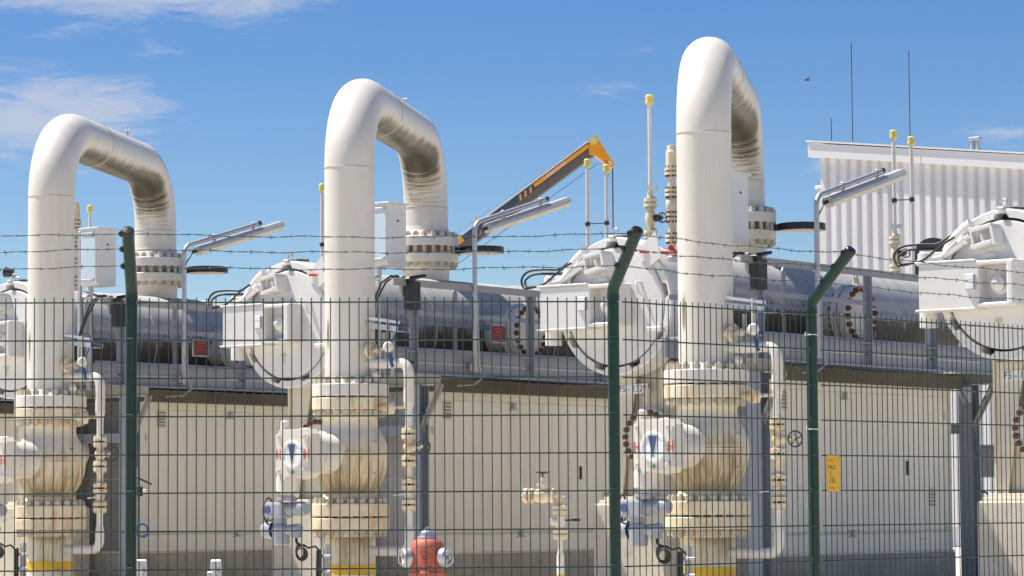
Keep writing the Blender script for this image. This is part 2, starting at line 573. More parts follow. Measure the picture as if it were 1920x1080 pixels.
def bolt_ring(parent, c, axis, R, n, half, r, nut_r, nut_h, mat, ph=0.0, name='bolt'):
    c, d = Vector(c), Vector(axis).normalized()
    q = d.to_track_quat('Z', 'Y')
    me = bolt_mesh(half, r, nut_r, nut_h, mat)
    for i in range(n):
        a = 2 * pi * i / n + ph
        p = c + q @ Vector((math.cos(a) * R, math.sin(a) * R, 0))
        o = put(me, name, parent, p)
        o.rotation_euler = (q @ Matrix.Rotation(a + random.uniform(-.3, .3), 3, 'Z').to_quaternion()).to_euler()


# ------------------------------------------------------------------ the rows of the plant
ROW = D2R(-37.5)
RV = Vector((math.cos(ROW), math.sin(ROW), 0))          # along the row of vessel doors, to the right
AV = Vector((-math.sin(ROW), math.cos(ROW), 0))         # along a vessel, away from its door
V1 = Vector((-2.85, 38.5, 0))
STEP = RV * 5.17


def base(i, r=0.0, t=0.0, z=0.0):
    return V1 + STEP * (i - 1) + RV * r + AV * t + Vector((0, 0, z))


def train_thing(name, i, r=0.0, t=0.0):
    return thing(name, base(i, r, t), ROW)


def spread_copies(proto, r, t, items, group, i0):
    """proto stands in train i0; copies of it for the others. items: {train: label}"""
    cat = proto.get('category')
    for i, lab in items.items():
        o = proto if i == i0 else copy_tree(proto)
        o.location = base(i, r, t)
        tag(o, lab, cat, group)


# ------------------------------------------------------------------ ground
m = M()
m.add([(-900, -60, 0), (900, -60, 0), (900, 1800, 0), (-900, 1800, 0)], [(0, 1, 2, 3)], False)
tag(m.build('ground', 'gravel'), kind='structure')
m = M()
m.box((-26, 0, -0.1), (22, 18, 0.012))
pv = m.build('pavement', 'concrete'); pv.location = (0, 30, 0); pv.rotation_euler = (0, 0, ROW)
tag(pv, kind='structure')

# ------------------------------------------------------------------ white metal hall behind
HALL0 = Vector((7.75, 75.0, 0))
SL = -0.126
hall = thing('metal_hall', HALL0, ROW)
tag(hall, 'large white hall with ribbed metal cladding and sloping roof edge at the right', 'building')
HL, HT = 15.0, 10.12
m = M()
m.prism([(0, 0), (HL, 0), (HL, HT + SL * HL), (0, HT)], 0.13, 14, lambda u, v, w: (u, w, v))
m.build('wall', 'cladding_trim', hall)
pitch = 0.30
for k in range(int(HL / pitch)):
    x0 = k * pitch + 0.02
    top = HT + SL * (x0 + pitch) + .02
    mm = M((x0, 0, 0))
    prof = [(0, .12), (.05, .02), (.19, .02), (.24, .12), (.30, .12)]
    pts = [(u + x0, v - 0.03) for u, v in prof]
    vs = [(u, v, .5) for u, v in pts] + [(u, v, top) for u, v in pts]
    n = len(pts)
    mm.add(vs, [(i, i + 1, n + i + 1, n + i) for i in range(n - 1)], False)
    o = mm.build('cladding_rib', 'cladding', hall); o.location = (x0, 0, 0)
m = M()
m.prism([(-.2, HT - .33 + .03), (HL, HT - .33 + SL * HL), (HL, HT + .02 + SL * HL), (-.2, HT + .02 + .025)], -0.16, 0.10, lambda u, v, w: (u, w, v))
m.build('roof_fascia', 'cladding_trim', hall)
m = M()
m.prism([(-.24, HT + .05 + .03), (HL, HT + .02 + SL * HL), (HL, HT + .06 + SL * HL), (-.24, HT + .09 + .03)], -0.2, 14, lambda u, v, w: (u, w, v))
m.build('roof', 'cladding_trim', hall)
for u0 in (3.02,):
    m = M(); m.prism([(u0, HT - .33 + SL * u0 + .01), (u0 + .02, HT - .33 + SL * u0 + .01), (u0 + .02, HT + SL * u0 + .02), (u0, HT + SL * u0 + .02)], -.168, -.155, lambda u, v, w: (u, w, v))
    m.build('fascia_joint', 'cladding', hall)
# lower annex strip at its left edge
ann = thing('annex_wall', HALL0 + RV * -.30 + AV * .4, ROW)
tag(ann, 'narrow cream edge of a lower wall left of the ribbed white hall', 'wall')
m = M(); m.box((0, 0, 0), (.34, 3, 9.05), .02); m.build('wall', 'beige_trim', ann)
m = M(); m.box((-.04, -.04, 9.05), (.36, 3.02, 9.13), .01); m.build('coping', 'cladding_trim', ann)
RODS = [(.72, 2.62, .02, 'tall thin lightning rod on the left end of the hall roof'),
        (.10, .66, .018, 'short thin lightning rod at the left corner of the hall roof'),
        (2.38, 2.45, .02, 'tall thin lightning rod further right on the hall roof')]
for u, h, r, lab in RODS:
    z = HT + SL * u + .07
    o = thing('lightning_rod', HALL0 + RV * u + AV * .5 + Vector((0, 0, z)), ROW)
    tag(o, lab, 'lightning rod', 'lightning rods on the hall roof')
    m = M(); m.cyl((0, 0, .03), (0, 0, h), r * .62, r * .5, 8); m.build('rod', 'wheel_dark', o)
    m = M(); m.cyl((0, 0, -.02), (0, 0, .07), .06, .04, 10); m.build('foot', 'concrete', o)
m = M(); u = 4.08
ch = thing('roof_flue', HALL0 + RV * u + AV * .6 + Vector((0, 0, HT + SL * u + .05)), ROW)
tag(ch, 'small grey twin flue standing on the hall roof at the right', 'flue')
m = M(); m.cyl((0, 0, -.05), (0, 0, .36), .06, n=12); m.build('pipe', 'tag_grey', ch)
m = M(); m.cyl((.14, 0, -.05), (.14, 0, .36), .06, n=12); m.build('pipe', 'tag_grey', ch)
m = M(); m.box((-.08, -.08, .3), (.22, .08, .38), .01); m.build('cap', 'tag_grey', ch)

# ------------------------------------------------------------------ mobile crane far behind
CY = 90.0
crane = thing('mobile_crane', (-9.3, CY, 0), 0)
tag(crane, 'orange tipped grey telescopic crane boom rising beyond the vessels', 'crane')
h0, h1 = Vector((-10.4, 0, 2.45)), Vector((2.45, 0, 11.87))
C0 = Vector((-9.3, 0, 0))
h0 -= C0; h1 -= C0
bd = (h1 - h0).normalized()
bn = Vector((-bd.z, 0, bd.x))
bl = (h1 - h0).length


def boom(u, v, w): return h0 + bd * u + bn * v + Vector((0, w, 0))


m = M()
m.prism([(-.20, .20), (-.24, 0), (-.20, -.14), (.0, -.22), (.20, -.22), (.20, .22)], 0, bl, lambda v, w, u: boom(u, v, w))
m.build('boom', 'crane_grey', crane)
m = M(); m.prism([(.0, -.223), (.205, -.226), (.205, -.20), (.0, -.20)], 0.4, bl - 2.15, lambda v, w, u: boom(u, v, w)); m.build('side_plate', 'crane_blue', crane)
m = M(); m.prism([(.20, -.25), (.245, -.25), (.245, .24), (.20, .24)], 0, bl, lambda v, w, u: boom(u, v, w)); m.build('top_flange', 'crane_silver', crane)
m = M(); m.prism([(.055, -.232), (.165, -.234), (.165, -.215), (.055, -.215)], bl - 2.1, bl - .05, lambda v, w, u: boom(u, v, w))
st = m.build('orange_stripe', 'crane_orange', crane)
for k in range(3):
    u0 = bl - 2.25 - k * .19
    m = M(); m.prism([(u0 - .10, .0), (u0 - .02, .0), (u0 + .07, .15), (u0 - .01, .15)], -.234, -.221, lambda u, v, w: boom(u, v, w)); m.build('slant_mark', 'crane_orange', crane)
put(text_mesh('LIEBHERR', .12, 'print_white', lambda u, v, w: boom(bl - 1.32 + u * 1.7, .11 + v, -.2355 - w)), 'lettering', crane)
m = M(); m.prism([(.02, -.232), (.19, -.234), (.19, -.215), (.02, -.215)], bl - 6.2, bl - 4.78, lambda v, w, u: boom(u, v, w)); m.build('orange_stripe', 'crane_orange', crane)
put(text_mesh('AHOFE', .19, 'print_white', lambda u, v, w: boom(bl - 5.3 + u * 1.2, .105 + v, -.2355 - w)), 'lettering', crane)
HS = .66
m = M()
m.prism([(-.15, .30), (.03, .52), (.22, .50), (.30, .36), (1.02, -.78), (.95, -.92), (.55, -.95), (.45, -.6), (.10, -.35), (-.15, -.33)], -.26, .24,
        lambda u, v, w: h1 + Vector((u * HS, w, v * HS)))
m.build('boom_head', 'crane_orange', crane)
for k in range(3):
    m = M(); m.prism([(.42 + k * .16, -.62), (.50 + k * .16, -.62), (.62 + k * .16 - .04, -.80), (.54 + k * .16 - .04, -.80)], -.272, -.258, lambda u, v, w: h1 + Vector((u * HS, w, v * HS)))
    m.build('warning_stripe', 'print_red' if k % 2 else 'print_white', crane)
m = M(); m.cyl(h1 + Vector((.05, -.28, .2)), h1 + Vector((.05, .25, .2)), .12, n=16); m.build('sheave', 'cap_yellow', crane)
m = M(); m.cyl(h1 + Vector((.62, 0, -.58)), h1 + Vector((.62, 0, -8.9)), .022, n=6); m.build('hoist_rope', 'wire_rope', crane)
m = M(); m.tube([h1 + Vector((.52, 0, -.6)), h1 + Vector((.42, 0, -1.35)), h1 + Vector((.42, 0, -7))], .013, 6); m.build('hoist_rope', 'wire_rope', crane)
m = M(); m.tube([h1 + Vector((-.1, 0, .25)), h0 + bd * 9 + bn * .42, h0 + bn * .5], .009, 6); m.build('luffing_rope', 'wire_rope', crane)
m = M(); m.tube([h1 + Vector((.2, 0, -.45)), h0 + bd * 8 - bn * .36, h0 - bn * .35], .009, 6); m.build('luffing_rope', 'wire_rope', crane)
m = M(); m.cyl(boom(bl - 4.1, .24, 0), boom(bl - 4.1, .42, 0), .07, .04, n=10); m.build('beacon', 'crane_orange', crane)
m = M(); m.box((-2.2, -1.2, 1.1), (2.2, 1.2, 2.6), .1); m.build('turntable', 'crane_orange', crane)
m = M(); m.box((-5, -1.25, .6), (6, 1.25, 1.1), .05); m.build('chassis', 'crane_grey', crane)
for x in (-4, -2.4, 2.4, 4, 5.2):
    m = M(); m.cyl((x, -1.3, .55), (x, 1.3, .55), .55, n=20); m.build('wheel', 'rubber', crane)

# ------------------------------------------------------------------ filter vessels with quick opening doors
Z0 = 3.41


def shell_att(h, r, a):
    # a = 0 is +x; lathe around y: x axis = +x, second = y cross x
    zz = math.sin(a)
    return (0.0, 0.0, 0.0)


def make_vessel(i):
    T = train_thing('filter_vessel', i)
    T['category'] = 'vessel'
    # shell
    def at(h, r, a):
        # direction: x=+X, y = d x x = (0,1,0)x(1,0,0) = (0,0,-1)
        z = -math.sin(a) * r
        g = max(0, min(1, (0.26 - z) / .42)) * 1.15
        return (g, h * .8, z * 1.0)
    m = M()
    m.lathe([(.27, .80), (.34, .80), (.50, .75)] + [(.5 + .46 * k, .75) for k in range(1, 15)], (0, 0, Z0), (0, 1, 0), 64, flat=False, att=at)
    m.lathe([(6.94, .75), (7.1, .735), (7.25, .65), (7.36, .45), (7.4, .2), (7.41, 0.0)], (0, 0, Z0), (0, 1, 0), 64, flat=False)
    sh = m.build('shell', 'shell_paint', T)
    for y in (2.05, 4.7):
        m = M(); m.torus((0, y, Z0), (0, 1, 0), .752, .012, 48, 6); m.build('weld_seam', 'shell_paint', sh)
    # closure ring with slots
    N = 144
    slots = [D2R(92 + 40 * k) for k in range(9)]

    def rin(a):
        for s_ in slots:
            d = (a - s_ + pi) % (2 * pi) - pi
            if abs(d) < D2R(5.8): return .778
        return .726
    m = M()
    y0, y1 = -.06, .30
    inn_f, inn_b, out_f, out_b, cf = [], [], [], [], []
    vs, fs = [], []
    for k in range(N):
        a = 2 * pi * k / N
        c, s_ = math.cos(a), math.sin(a)
        ri = rin(a)
        vs += [(c * ri, y0, Z0 + s_ * ri), (c * .805, y0, Z0 + s_ * .805), (c * .822, y0 + .02, Z0 + s_ * .822), (c * .822, y1, Z0 + s_ * .822), (c * ri, .13, Z0 + s_ * ri)]
    for k in range(N):
        a, b = 5 * k, 5 * ((k + 1) % N)
        fs += [(a, a + 1, b + 1, b), (a + 1, a + 2, b + 2, b + 1), (a + 2, a + 3, b + 3, b + 2), (a + 4, a, b, b + 4)]
    m.add(vs, fs, False)
    m.lathe([(.30, .822), (.33, .79)], (0, 0, Z0), (0, 1, 0), 64)
    rg = m.build('closure_ring', 'door_paint', T)
    m = M(); m.lathe([(.125, .80), (.125, .3)], (0, 0, Z0), (0, 1, 0), 48); m.build('gap_shade', 'gasket', rg)  # black sheet behind door gap and slots, their shade put in as colour
    # door
    m = M()
    m.lathe([(.12, .700), (-.045, .700), (-.062, .685), (-.07, .60), (-.085, .3), (-.09, 0.001)], (0, 0, Z0), (0, 1, 0), 72, flat=True)
    dr = m.build('door', 'door_paint', T)
    m = M()
    m.tube([(.43, -.07, Z0 + .10), (.40, -.13, Z0 + .13), (.37, -.13, Z0 + .22), (.36, -.13, Z0 + .27), (.40, -.07, Z0 + .27)], .012, 8); m.build('handle', 'door_paint', dr)
    m = M(); m.box((.50, -.16, Z0 - .33), (.72, -.06, Z0 - .27), .01); m.build('latch', 'door_paint', dr)
    m = M(); m.cyl((-.06, -.1, Z0 - .40), (-.06, -.1, Z0 - .5), .008, n=6); m.box((-.1, -.11, Z0 - .4), (-.02, -.09, Z0 - .38)); m.build('pull_pin', 'old_bolt', dr)
    # hinge arm
    m = M()
    m.box((-.90, -.34, Z0 - .25), (-.16, -.075, Z0 + .25), .012)
    m.box((-.94, -.355, Z0 - .272), (-.20, -.07, Z0 - .25), .006)
    m.box((-.94, -.355, Z0 + .25), (-.20, -.07, Z0 + .272), .006)
    ha = m.build('hinge_arm', 'door_paint', T)
    m = M()
    m.box((-.18, -.35, Z0 + .205), (.25, -.085, Z0 + .25), .012)
    m.box((-.18, -.35, Z0 - .25), (.25, -.085, Z0 - .205), .012)
    m.box((.17, -.353, Z0 - .255), (.27, -.08, Z0 + .255), .03, seg=2)
    m.box((-.17, -.15, Z0 - .21), (.19, -.09, Z0 + .21), .004)
    m.build('hinge_frame', 'door_paint', ha)
    m = M()
    m.lathe([(0, .125), (-.05, .125), (-.06, .11), (-.075, .085), (-.13, .085), (-.14, .07), (-.15, .035), (-.2, .03), (-.205, 0.001)], (.03, -.15, Z0), (0, 1, 0), 28)
    bg = m.build('bearing', 'door_paint', ha)
    for k in range(10):
        a = 2 * pi * k / 10
        m = M(); hexnut(m, (.03 + .105 * math.cos(a), -.20, Z0 + .105 * math.sin(a)), (0, -1, 0), .014, .016); m.build('bolt', 'door_paint', bg)
    m = M(); m.box((-.32, -.375, Z0 - .06), (-.20, -.335, Z0 + .11), .006); npb = m.build('nameplate_box', 'tag_grey', ha)
    m = M(); m.box((-.31, -.379, Z0 - .05), (-.21, -.3745, Z0 + .04)); m.build('plate', 'sign_white', npb)
    m = M(); m.box((-.31, -.379, Z0 + .047), (-.21, -.3745, Z0 + .10)); m.build('plate', 'sign_white', npb)
    # hinge pin housing
    m = M()
    m.lathe([(-.42, 0.001), (-.42, .10), (.27, .10), (.27, .125), (.33, .125), (.33, .112), (.40, .112), (.41, .09), (.43, .09), (.43, 0.001)], (-1.04, .12, Z0), (0, 0, 1), 28)
    m.box((-1.06, .03, Z0 + .12), (-.6, .24, Z0 + .17), .01)
    m.box((-1.06, .03, Z0 - .22), (-.6, .24, Z0 - .17), .01)
    m.box((-.78, .02, Z0 - .4), (-.70, .26, Z0 + .35), .01)
    m.build('hinge_post', 'door_paint', T)
    # hydraulic cylinder and its brackets
    a, b = Vector((-.70, -.20, Z0 + .31)), Vector((-.34, -.20, Z0 + .54))
    d = (b - a).normalized()
    m = M()
    m.cyl(a, a + d * .36, .048, n=14); m.cyl(a + d * .36, b, .024, n=12); m.cyl(a + d * .33, a + d * .37, .058, n=14)
    m.cyl(a - d * .03 + Vector((0, -.05, 0)), a - d * .03 + Vector((0, .05, 0)), .05, n=12)
    hc = m.build('hydraulic_cylinder', 'door_paint', T)
    m = M(); m.box((-.78, -.26, Z0 + .27), (-.64, -.12, Z0 + .33), .01); m.box((-.76, -.24, Z0 + .30), (-.66, -.22, Z0 + .38), .006); m.build('clevis', 'door_paint', hc)
    m = M()
    R = Matrix.Rotation(D2R(-12), 3, 'Y')
    for z in (.12, -.12):
        m.box((-.28, -.30, Z0 + .52 + z * .75 - .02), (-.02, -.07, Z0 + .52 + z * .75 + .02), .006, R)
    m.box((-.03, -.3, Z0 + .42), (.01, -.07, Z0 + .62), .006, R)
    m.box((-.28, -.3, Z0 + .42), (-.25, -.2, Z0 + .62), .006, R)
    m.cyl((-.24, -.2, Z0 + .41), (-.24, -.2, Z0 + .64), .03, n=10)
    m.build('bracket', 'door_paint', T)
    m = M(); m.box((-.22, -.12, Z0 + .27), (-.06, -.05, Z0 + .36), .02); m.build('stop_block', 'door_paint', T)
    # locking arm on the ring
    m = M()
    pts = [(math.cos(D2R(q)) * .765, -.115, Z0 + math.sin(D2R(q)) * .765) for q in range(118, 152, 4)]
    m.tube(pts, .062, 10); m.build('locking_arm', 'door_paint', T)
    m = M(); m.box((-.06, -.1, Z0 + .8), (.02, .1, Z0 + .84), .01); m.torus((-.02, 0, Z0 + .89), (.2, 1, 0), .042, .012, 20, 8); m.build('lifting_eye', 'galvanised', T)
    # hoses
    def hose(pts, r=.014):
        P = [Vector(q) for q in pts]
        if pts[0][0] < -1: P = [Vector((q.x + .02 + .14 * max(0, min(1, (-q.x - .5) / .6)), q.y, q.z)) for q in P]
        out = []
        for k in range(len(P) - 1):
            p0, p1, p2, p3 = P[max(k - 1, 0)], P[k], P[k + 1], P[min(k + 2, len(P) - 1)]
            for j in range(6):
                t = j / 6
                out.append(.5 * ((2 * p1) + (-p0 + p2) * t + (2 * p0 - 5 * p1 + 4 * p2 - p3) * t * t + (-p0 + 3 * p1 - 3 * p2 + p3) * t ** 3))
        out.append(P[-1])
        m = M(); m.tube(out, r, 8); m.build('hose', 'rubber', T)
    hose([(-1.26, -.2, Z0 + .27), (-1.40, -.2, Z0 + .27), (-1.45, -.18, Z0 + .38), (-1.36, -.16, Z0 + .47), (-1.15, -.14, Z0 + .485), (-.92, -.1, Z0 + .48), (-.76, -.06, Z0 + .55), (-.66, .0, Z0 + .62)])
    hose([(-1.22, -.24, Z0 + .27), (-1.34, -.22, Z0 + .28), (-1.38, -.2, Z0 + .36), (-1.28, -.16, Z0 + .43), (-1.05, -.12, Z0 + .43), (-.85, -.08, Z0 + .43), (-.72, -.03, Z0 + .50)])
    hose([(-1.24, -.28, Z0 + .27), (-1.12, -.28, Z0 + .275), (-.98, -.28, Z0 + .31), (-.80, -.28, Z0 + .40), (-.66, -.27, Z0 + .47), (-.52, -.25, Z0 + .53)])
    hose([(math.cos(D2R(q)) * .85, .16, Z0 + math.sin(D2R(q)) * .85) for q in range(128, 76, -6)], .018)
    # top plate with red lever (right of the crown)
    m = M()
    m.prism([(.34, .62), (.62, .86), (.70, .55), (.55, .45)], -.085, -.10, lambda u, v, w: (u, w, Z0 + v))
    m.build('cover_plate', 'door_paint', T)
    m = M(); m.cyl((.42, -.13, Z0 + .62), (.80, .02, Z0 + .60), .018, n=8); m.cyl((.72, .05, Z0 + .68), (.84, .12, Z0 + .54), .03, n=8); m.build('lever', 'handle_red', T)
    m = M(); m.box((.70, .02, Z0 + .50), (.84, .20, Z0 + .56), .01); m.cyl((.78, .05, Z0 + .5), (.80, .12, Z0 + .72), .022, n=8); m.build('lever_mount', 'tag_grey', T)
    # side nozzle with blind flange
    YN = 3.35
    m = M(); m.lathe([(.55, .27), (1.02, .27), (1.10, .31), (1.12, .385), (1.20, .385), (1.20, .33)], (0, YN, Z0), (1, 0, 0), 40)
    sn = m.build('side_nozzle', 'white_paint', T)
    m = M(); m.lathe([(1.19, .3), (1.235, .3)], (0, YN, Z0), (1, 0, 0), 40); m.build('gasket', 'gasket', sn)
    m = M(); m.lathe([(1.225, .33), (1.225, .385), (1.31, .385), (1.325, .375), (1.325, .0)], (0, YN, Z0), (1, 0, 0), 40); m.build('blind_flange', 'white_paint', sn)
    bolt_ring(sn, (1.2225, YN, Z0), (1, 0, 0), .325, 20, .103, .021, .036, .04, 'rusty_steel', ph=.1)
    m = M(); m.cyl((1.26, YN, Z0 + .38), (1.26, YN, Z0 + .47), .035, n=10); m.torus((1.26, YN, Z0 + .50), (1, .2, 0), .035, .010, 16, 6); m.build('lifting_eye', 'flange_paint', sn)
    m = M(); m.cyl((1.33, YN - .1, Z0 - .19), (1.33, YN + .1, Z0 - .2), .006, n=6); m.build('pin', 'old_bolt', sn)
    # small side valve cluster behind the hinge (grey grille seen left of the box)
    m = M()
    for z in (-.03, .035): m.box((-1.0, .9, Z0 + .0 + z), (-.7, 1.3, Z0 + .02 + z), .004)
    m.build('junction_rack', 'sign_white', T)
    # lower drum
    m = M(); m.lathe([(.95, .24), (.40, .24), (.40, .27), (.345, .355), (.30, .355), (.30, .25)], (.28, 0, 1.85), (0, 1, 0), 40); m.build('drum_nozzle', 'white_paint', T)
    ld = m = M(); m.lathe([(.275, .28), (.275, .355), (.20, .355), (.19, .34), (.19, 0.001)], (.28, 0, 1.85), (0, 1, 0), 40)
    ld = m.build('drum_cover', 'white_paint', T)
    bolt_ring(ld, (.28, .27, 1.85), (0, 1, 0), .305, 22, .085, .020, .034, .036, 'rusty_steel', ph=.05)
    m = M(); m.cyl((.23, .24, 2.19), (.23, .24, 2.40), .018, n=8); m.cyl((.23, .24, 2.28), (.23, .24, 2.33), .035, n=8); m.cyl((.23, .24, 2.38), (.23, .24, 2.44), .06, .04, n=10); m.build('drain_cock', 'white_paint', T)
    # saddle
    m = M()
    m.prism([(-.36, 1.16), (.36, 1.16), (.36, 2.74), (-.36, 2.74)], .50, .53, lambda u, v, w: (u, w, v))
    m.box((-.39, .36, 1.16), (-.36, .82, 2.80), .004)
    m.box((.36, .36, 1.16), (.39, .82, 2.80), .004)
    m.box((-.44, .30, 1.12), (.44, .88, 1.16), .004)
    m.prism([(-.36, 1.16), (-.25, 1.16), (-.02, 2.6), (-.36, 2.6)], .40, .425, lambda u, v, w: (u, w, v))
    m.build('saddle', 'cream', T)
    m = M(); m.box((-.22, .385, 2.385), (.22, .398, 2.505), .003); return T, m


def finish_vessel(T, plate_m, text):
    p = plate_m.build('number_plate', 'sign_white', T)
    put(text_mesh(text, .115, 'print_blue', lambda u, v, w: (u * .92 - .265, .3845 - w, 2.445 + v), align='LEFT'), 'lettering', p)


VL = {0: ('', 'white round vessel door cut off by the left edge beside the left pipe arch'),
      1: ('', 'white round vessel door half hidden behind the middle pipe arch'),
      2: ('FS - 13201', 'white round vessel door numbered FS - 13201, between middle and right pipe arches'),
      3: ('FS - 1', 'white round vessel door cut off by the right edge of the photo')}
proto, pm = make_vessel(1)
protos = {}
for i in (0, 2, 3, -1):
    protos[i] = copy_tree(proto)
    protos[i].location = base(i)
protos[1] = proto
for i, o in protos.items():
    if i >= 0:
        o['label'] = VL[i][1]; o['category'] = 'vessel'
        if i >= 2:
            mm = M(); mm.box((-.28, .385, 2.385), (.16, .398, 2.505), .003)
            finish_vessel(o, mm, VL[i][0])
    else:
        o['label'] = 'white horizontal vessel mostly hidden far left behind the left pipe arch'
    o['group'] = 'filter vessels in a row'
# red notice plates on the shells
for i, lab in ((0, 'small dark red notice plate on the vessel left of the middle arch'), (1, 'small red notice plate on the vessel beside the middle lamp post')):
    o = thing('notice_plate', base(i, 1.70, 2.02 if i else 1.82, 3.32), ROW)
    tag(o, lab, 'sign', 'red notice plates')
    m = M(); m.box((-.01, -.02, -.13), (.01, .30, .12), .003); m.build('plate', 'tag_grey', o)
    m = M(); m.box((.0105, -.005, -.11), (.014, .285, .10)); m.build('face', 'sign_red', o)
    for k in range(3):
        m = M(); m.box((.0145, .06, .055 - k * .045), (.016, .20 - .03 * (k % 2), .063 - k * .045)); m.build('printed_line', 'print_red', o)
# pedestals
PL = {0: 'concrete pedestal under the vessel at the left edge', 1: 'concrete pedestal behind the middle valve',
      2: 'concrete pedestal under the vessel numbered FS - 13201', 3: 'tall concrete pedestal at the right edge'}
for i, lab in PL.items():
    o = thing('concrete_pedestal', base(i, 0, .58), ROW)
    tag(o, lab, 'pedestal', 'vessel pedestals')
    m = M(); m.box((-.52, -.40, 0), (.52, .40, 1.08), .02); m.build('block', 'concrete', o)
    m = M(); m.box((-.47, -.34, 1.08), (.47, .34, 1.12), .004); m.build('grout', 'cream', o)

# ------------------------------------------------------------------ pipe arches
FL = Vector((2.19, -1.40, 0))       # front leg
BL = Vector((-.20, 3.0, 0))         # back leg
ZC = 6.07
RB = .914
RP = .305


def make_arch(i):
    T = train_thing('pipe_arch', i, FL.x, FL.y)
    T['category'] = 'pipe'
    hd = (BL - FL).normalized()
    span = (BL - FL).length
    path, ang = [], []
    for k in range(13): path.append(Vector((0, 0, 2.60 + (ZC - RB - 2.60) * k / 12)))
    for k in range(1, 17):
        a = pi / 2 * k / 16
        path.append(hd * (RB - RB * math.cos(a)) + Vector((0, 0, ZC - RB + RB * math.sin(a))))
    for k in range(1, 20): path.append(hd * (RB + (span - 2 * RB) * k / 20) + Vector((0, 0, ZC)))
    for k in range(0, 17):
        a = pi / 2 * k / 16
        path.append(hd * (span - RB + RB * math.sin(a)) + Vector((0, 0, ZC - RB + RB * math.cos(a))))
    for k in range(1, 5): path.append(hd * span + Vector((0, 0, ZC - RB - (ZC - RB - 4.88) * k / 4)))
    side = hd.cross(Vector((0, 0, 1))).normalized()     # right side of the arch plane
    inner = {}
    npth = len(path)
    s_el = 0
    tot = 0
    Ls = [0]
    for a, b in zip(path[:-1], path[1:]): tot += (b - a).length; Ls.append(tot)
    L_run0 = Ls[28]; L_run1 = Ls[48]; L_e2 = Ls[64]

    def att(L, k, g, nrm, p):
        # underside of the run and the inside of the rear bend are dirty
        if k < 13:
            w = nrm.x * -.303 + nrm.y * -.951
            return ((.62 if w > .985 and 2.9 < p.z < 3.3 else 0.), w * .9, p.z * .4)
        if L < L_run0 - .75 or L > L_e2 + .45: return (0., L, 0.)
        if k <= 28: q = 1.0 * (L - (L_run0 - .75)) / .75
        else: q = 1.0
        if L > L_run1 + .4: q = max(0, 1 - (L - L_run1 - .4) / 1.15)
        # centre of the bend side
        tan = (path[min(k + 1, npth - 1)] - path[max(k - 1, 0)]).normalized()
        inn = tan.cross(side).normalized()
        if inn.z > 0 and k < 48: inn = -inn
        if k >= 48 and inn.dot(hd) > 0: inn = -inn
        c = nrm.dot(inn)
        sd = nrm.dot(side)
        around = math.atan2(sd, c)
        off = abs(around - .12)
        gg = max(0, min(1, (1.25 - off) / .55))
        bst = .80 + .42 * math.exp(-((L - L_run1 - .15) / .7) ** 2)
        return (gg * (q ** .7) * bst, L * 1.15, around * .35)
    m = M((0, 0, 0))
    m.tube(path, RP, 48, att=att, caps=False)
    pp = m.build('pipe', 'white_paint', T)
    for p, ax in ((Vector((0, 0, ZC - RB)), (0, 0, 1)), (hd * (span * .36) + Vector((0, 0, ZC)), hd), (hd * span + Vector((0, 0, ZC - RB)), (0, 0, 1))):
        m = M(); m.torus(p, ax, RP + .0005, .006, 48, 6); m.build('weld_seam', 'seam', pp)
    # lower flange of the front leg
    m = M(); m.lathe([(2.385, .30), (2.385, .462), (2.395, .47), (2.525, .47), (2.535, .462), (2.535, .37), (2.60, .312), (2.62, .3045)], (0, 0, 0), (0, 0, 1), 64)
    m.build('flange', 'white_paint', T)
    m = M(); m.lathe([(2.355, .31), (2.395, .31)], (0, 0, 0), (0, 0, 1), 48); m.build('gasket', 'gasket', T)
    bolt_ring(T, (0, 0, 2.376), (0, 0, 1), .405, 20, .165, .026, .05, .052, 'old_bolt')
    # rear flange pair with the spectacle plate between
    B = BL - FL
    m = M(); m.lathe([(4.90, .3045), (4.84, .315), (4.75, .36), (4.75, .44), (4.74, .447), (4.63, .447), (4.62, .44), (4.62, .3)], (B.x, B.y, 0), (0, 0, 1), 64); m.build('flange', 'white_paint', T)
    rf = M(); rf.lathe([(4.52, .3), (4.52, .44), (4.51, .447), (4.405, .447), (4.395, .44), (4.395, .36), (4.32, .325), (4.05, .31)], (B.x, B.y, 0), (0, 0, 1), 64)
    rf = rf.build('flange', 'valve_paint', T)
    bolt_ring(T, (B.x, B.y, 4.5725), (0, 0, 1), .395, 20, .1785, .030, .046, .045, 'old_bolt')
    m = M(); m.lathe([(4.515, .35), (4.625, .35)], (B.x, B.y, 0), (0, 0, 1), 40); sp = m.build('spectacle_plate', 'stud', T)
    dc = B + Vector((.62, .46, 0))
    m = M(); m.lathe([(4.530, .293), (4.530, .302), (4.612, .302), (4.618, .295), (4.618, .0)], (dc.x, dc.y, 0), (0, 0, 1), 48); m.build('spectacle_disc', 'navy', T)
    m = M(); m.lathe([(4.527, .296), (4.527, .0)], (dc.x, dc.y, 0), (0, 0, 1), 48); m.build('disc_face', 'cream', T)
    m = M(); m.obox((B.x + .3, B.y + .22, 4.57), (dc.x - .2, dc.y - .15, 4.57), .12, .08); m.build('link', 'navy', T)
    # vent cock on top of the run
    p = hd * (span * .70) + Vector((0, 0, ZC + RP))
    m = M(); m.cyl(p - Vector((0, 0, .02)), p + Vector((0, 0, .10)), .012, n=8); m.cyl(p + Vector((0, 0, .05)), p + Vector((0, 0, .085)), .024, n=8)
    m.cyl(p + Vector((-.03, 0, .105)), p + Vector((.05, 0, .105)), .010, n=6); m.cyl(p + Vector((0, 0, .1)), p + Vector((0, 0, .15)), .008, n=6)
    m.build('vent_cock', 'aluminium', T)
    return T


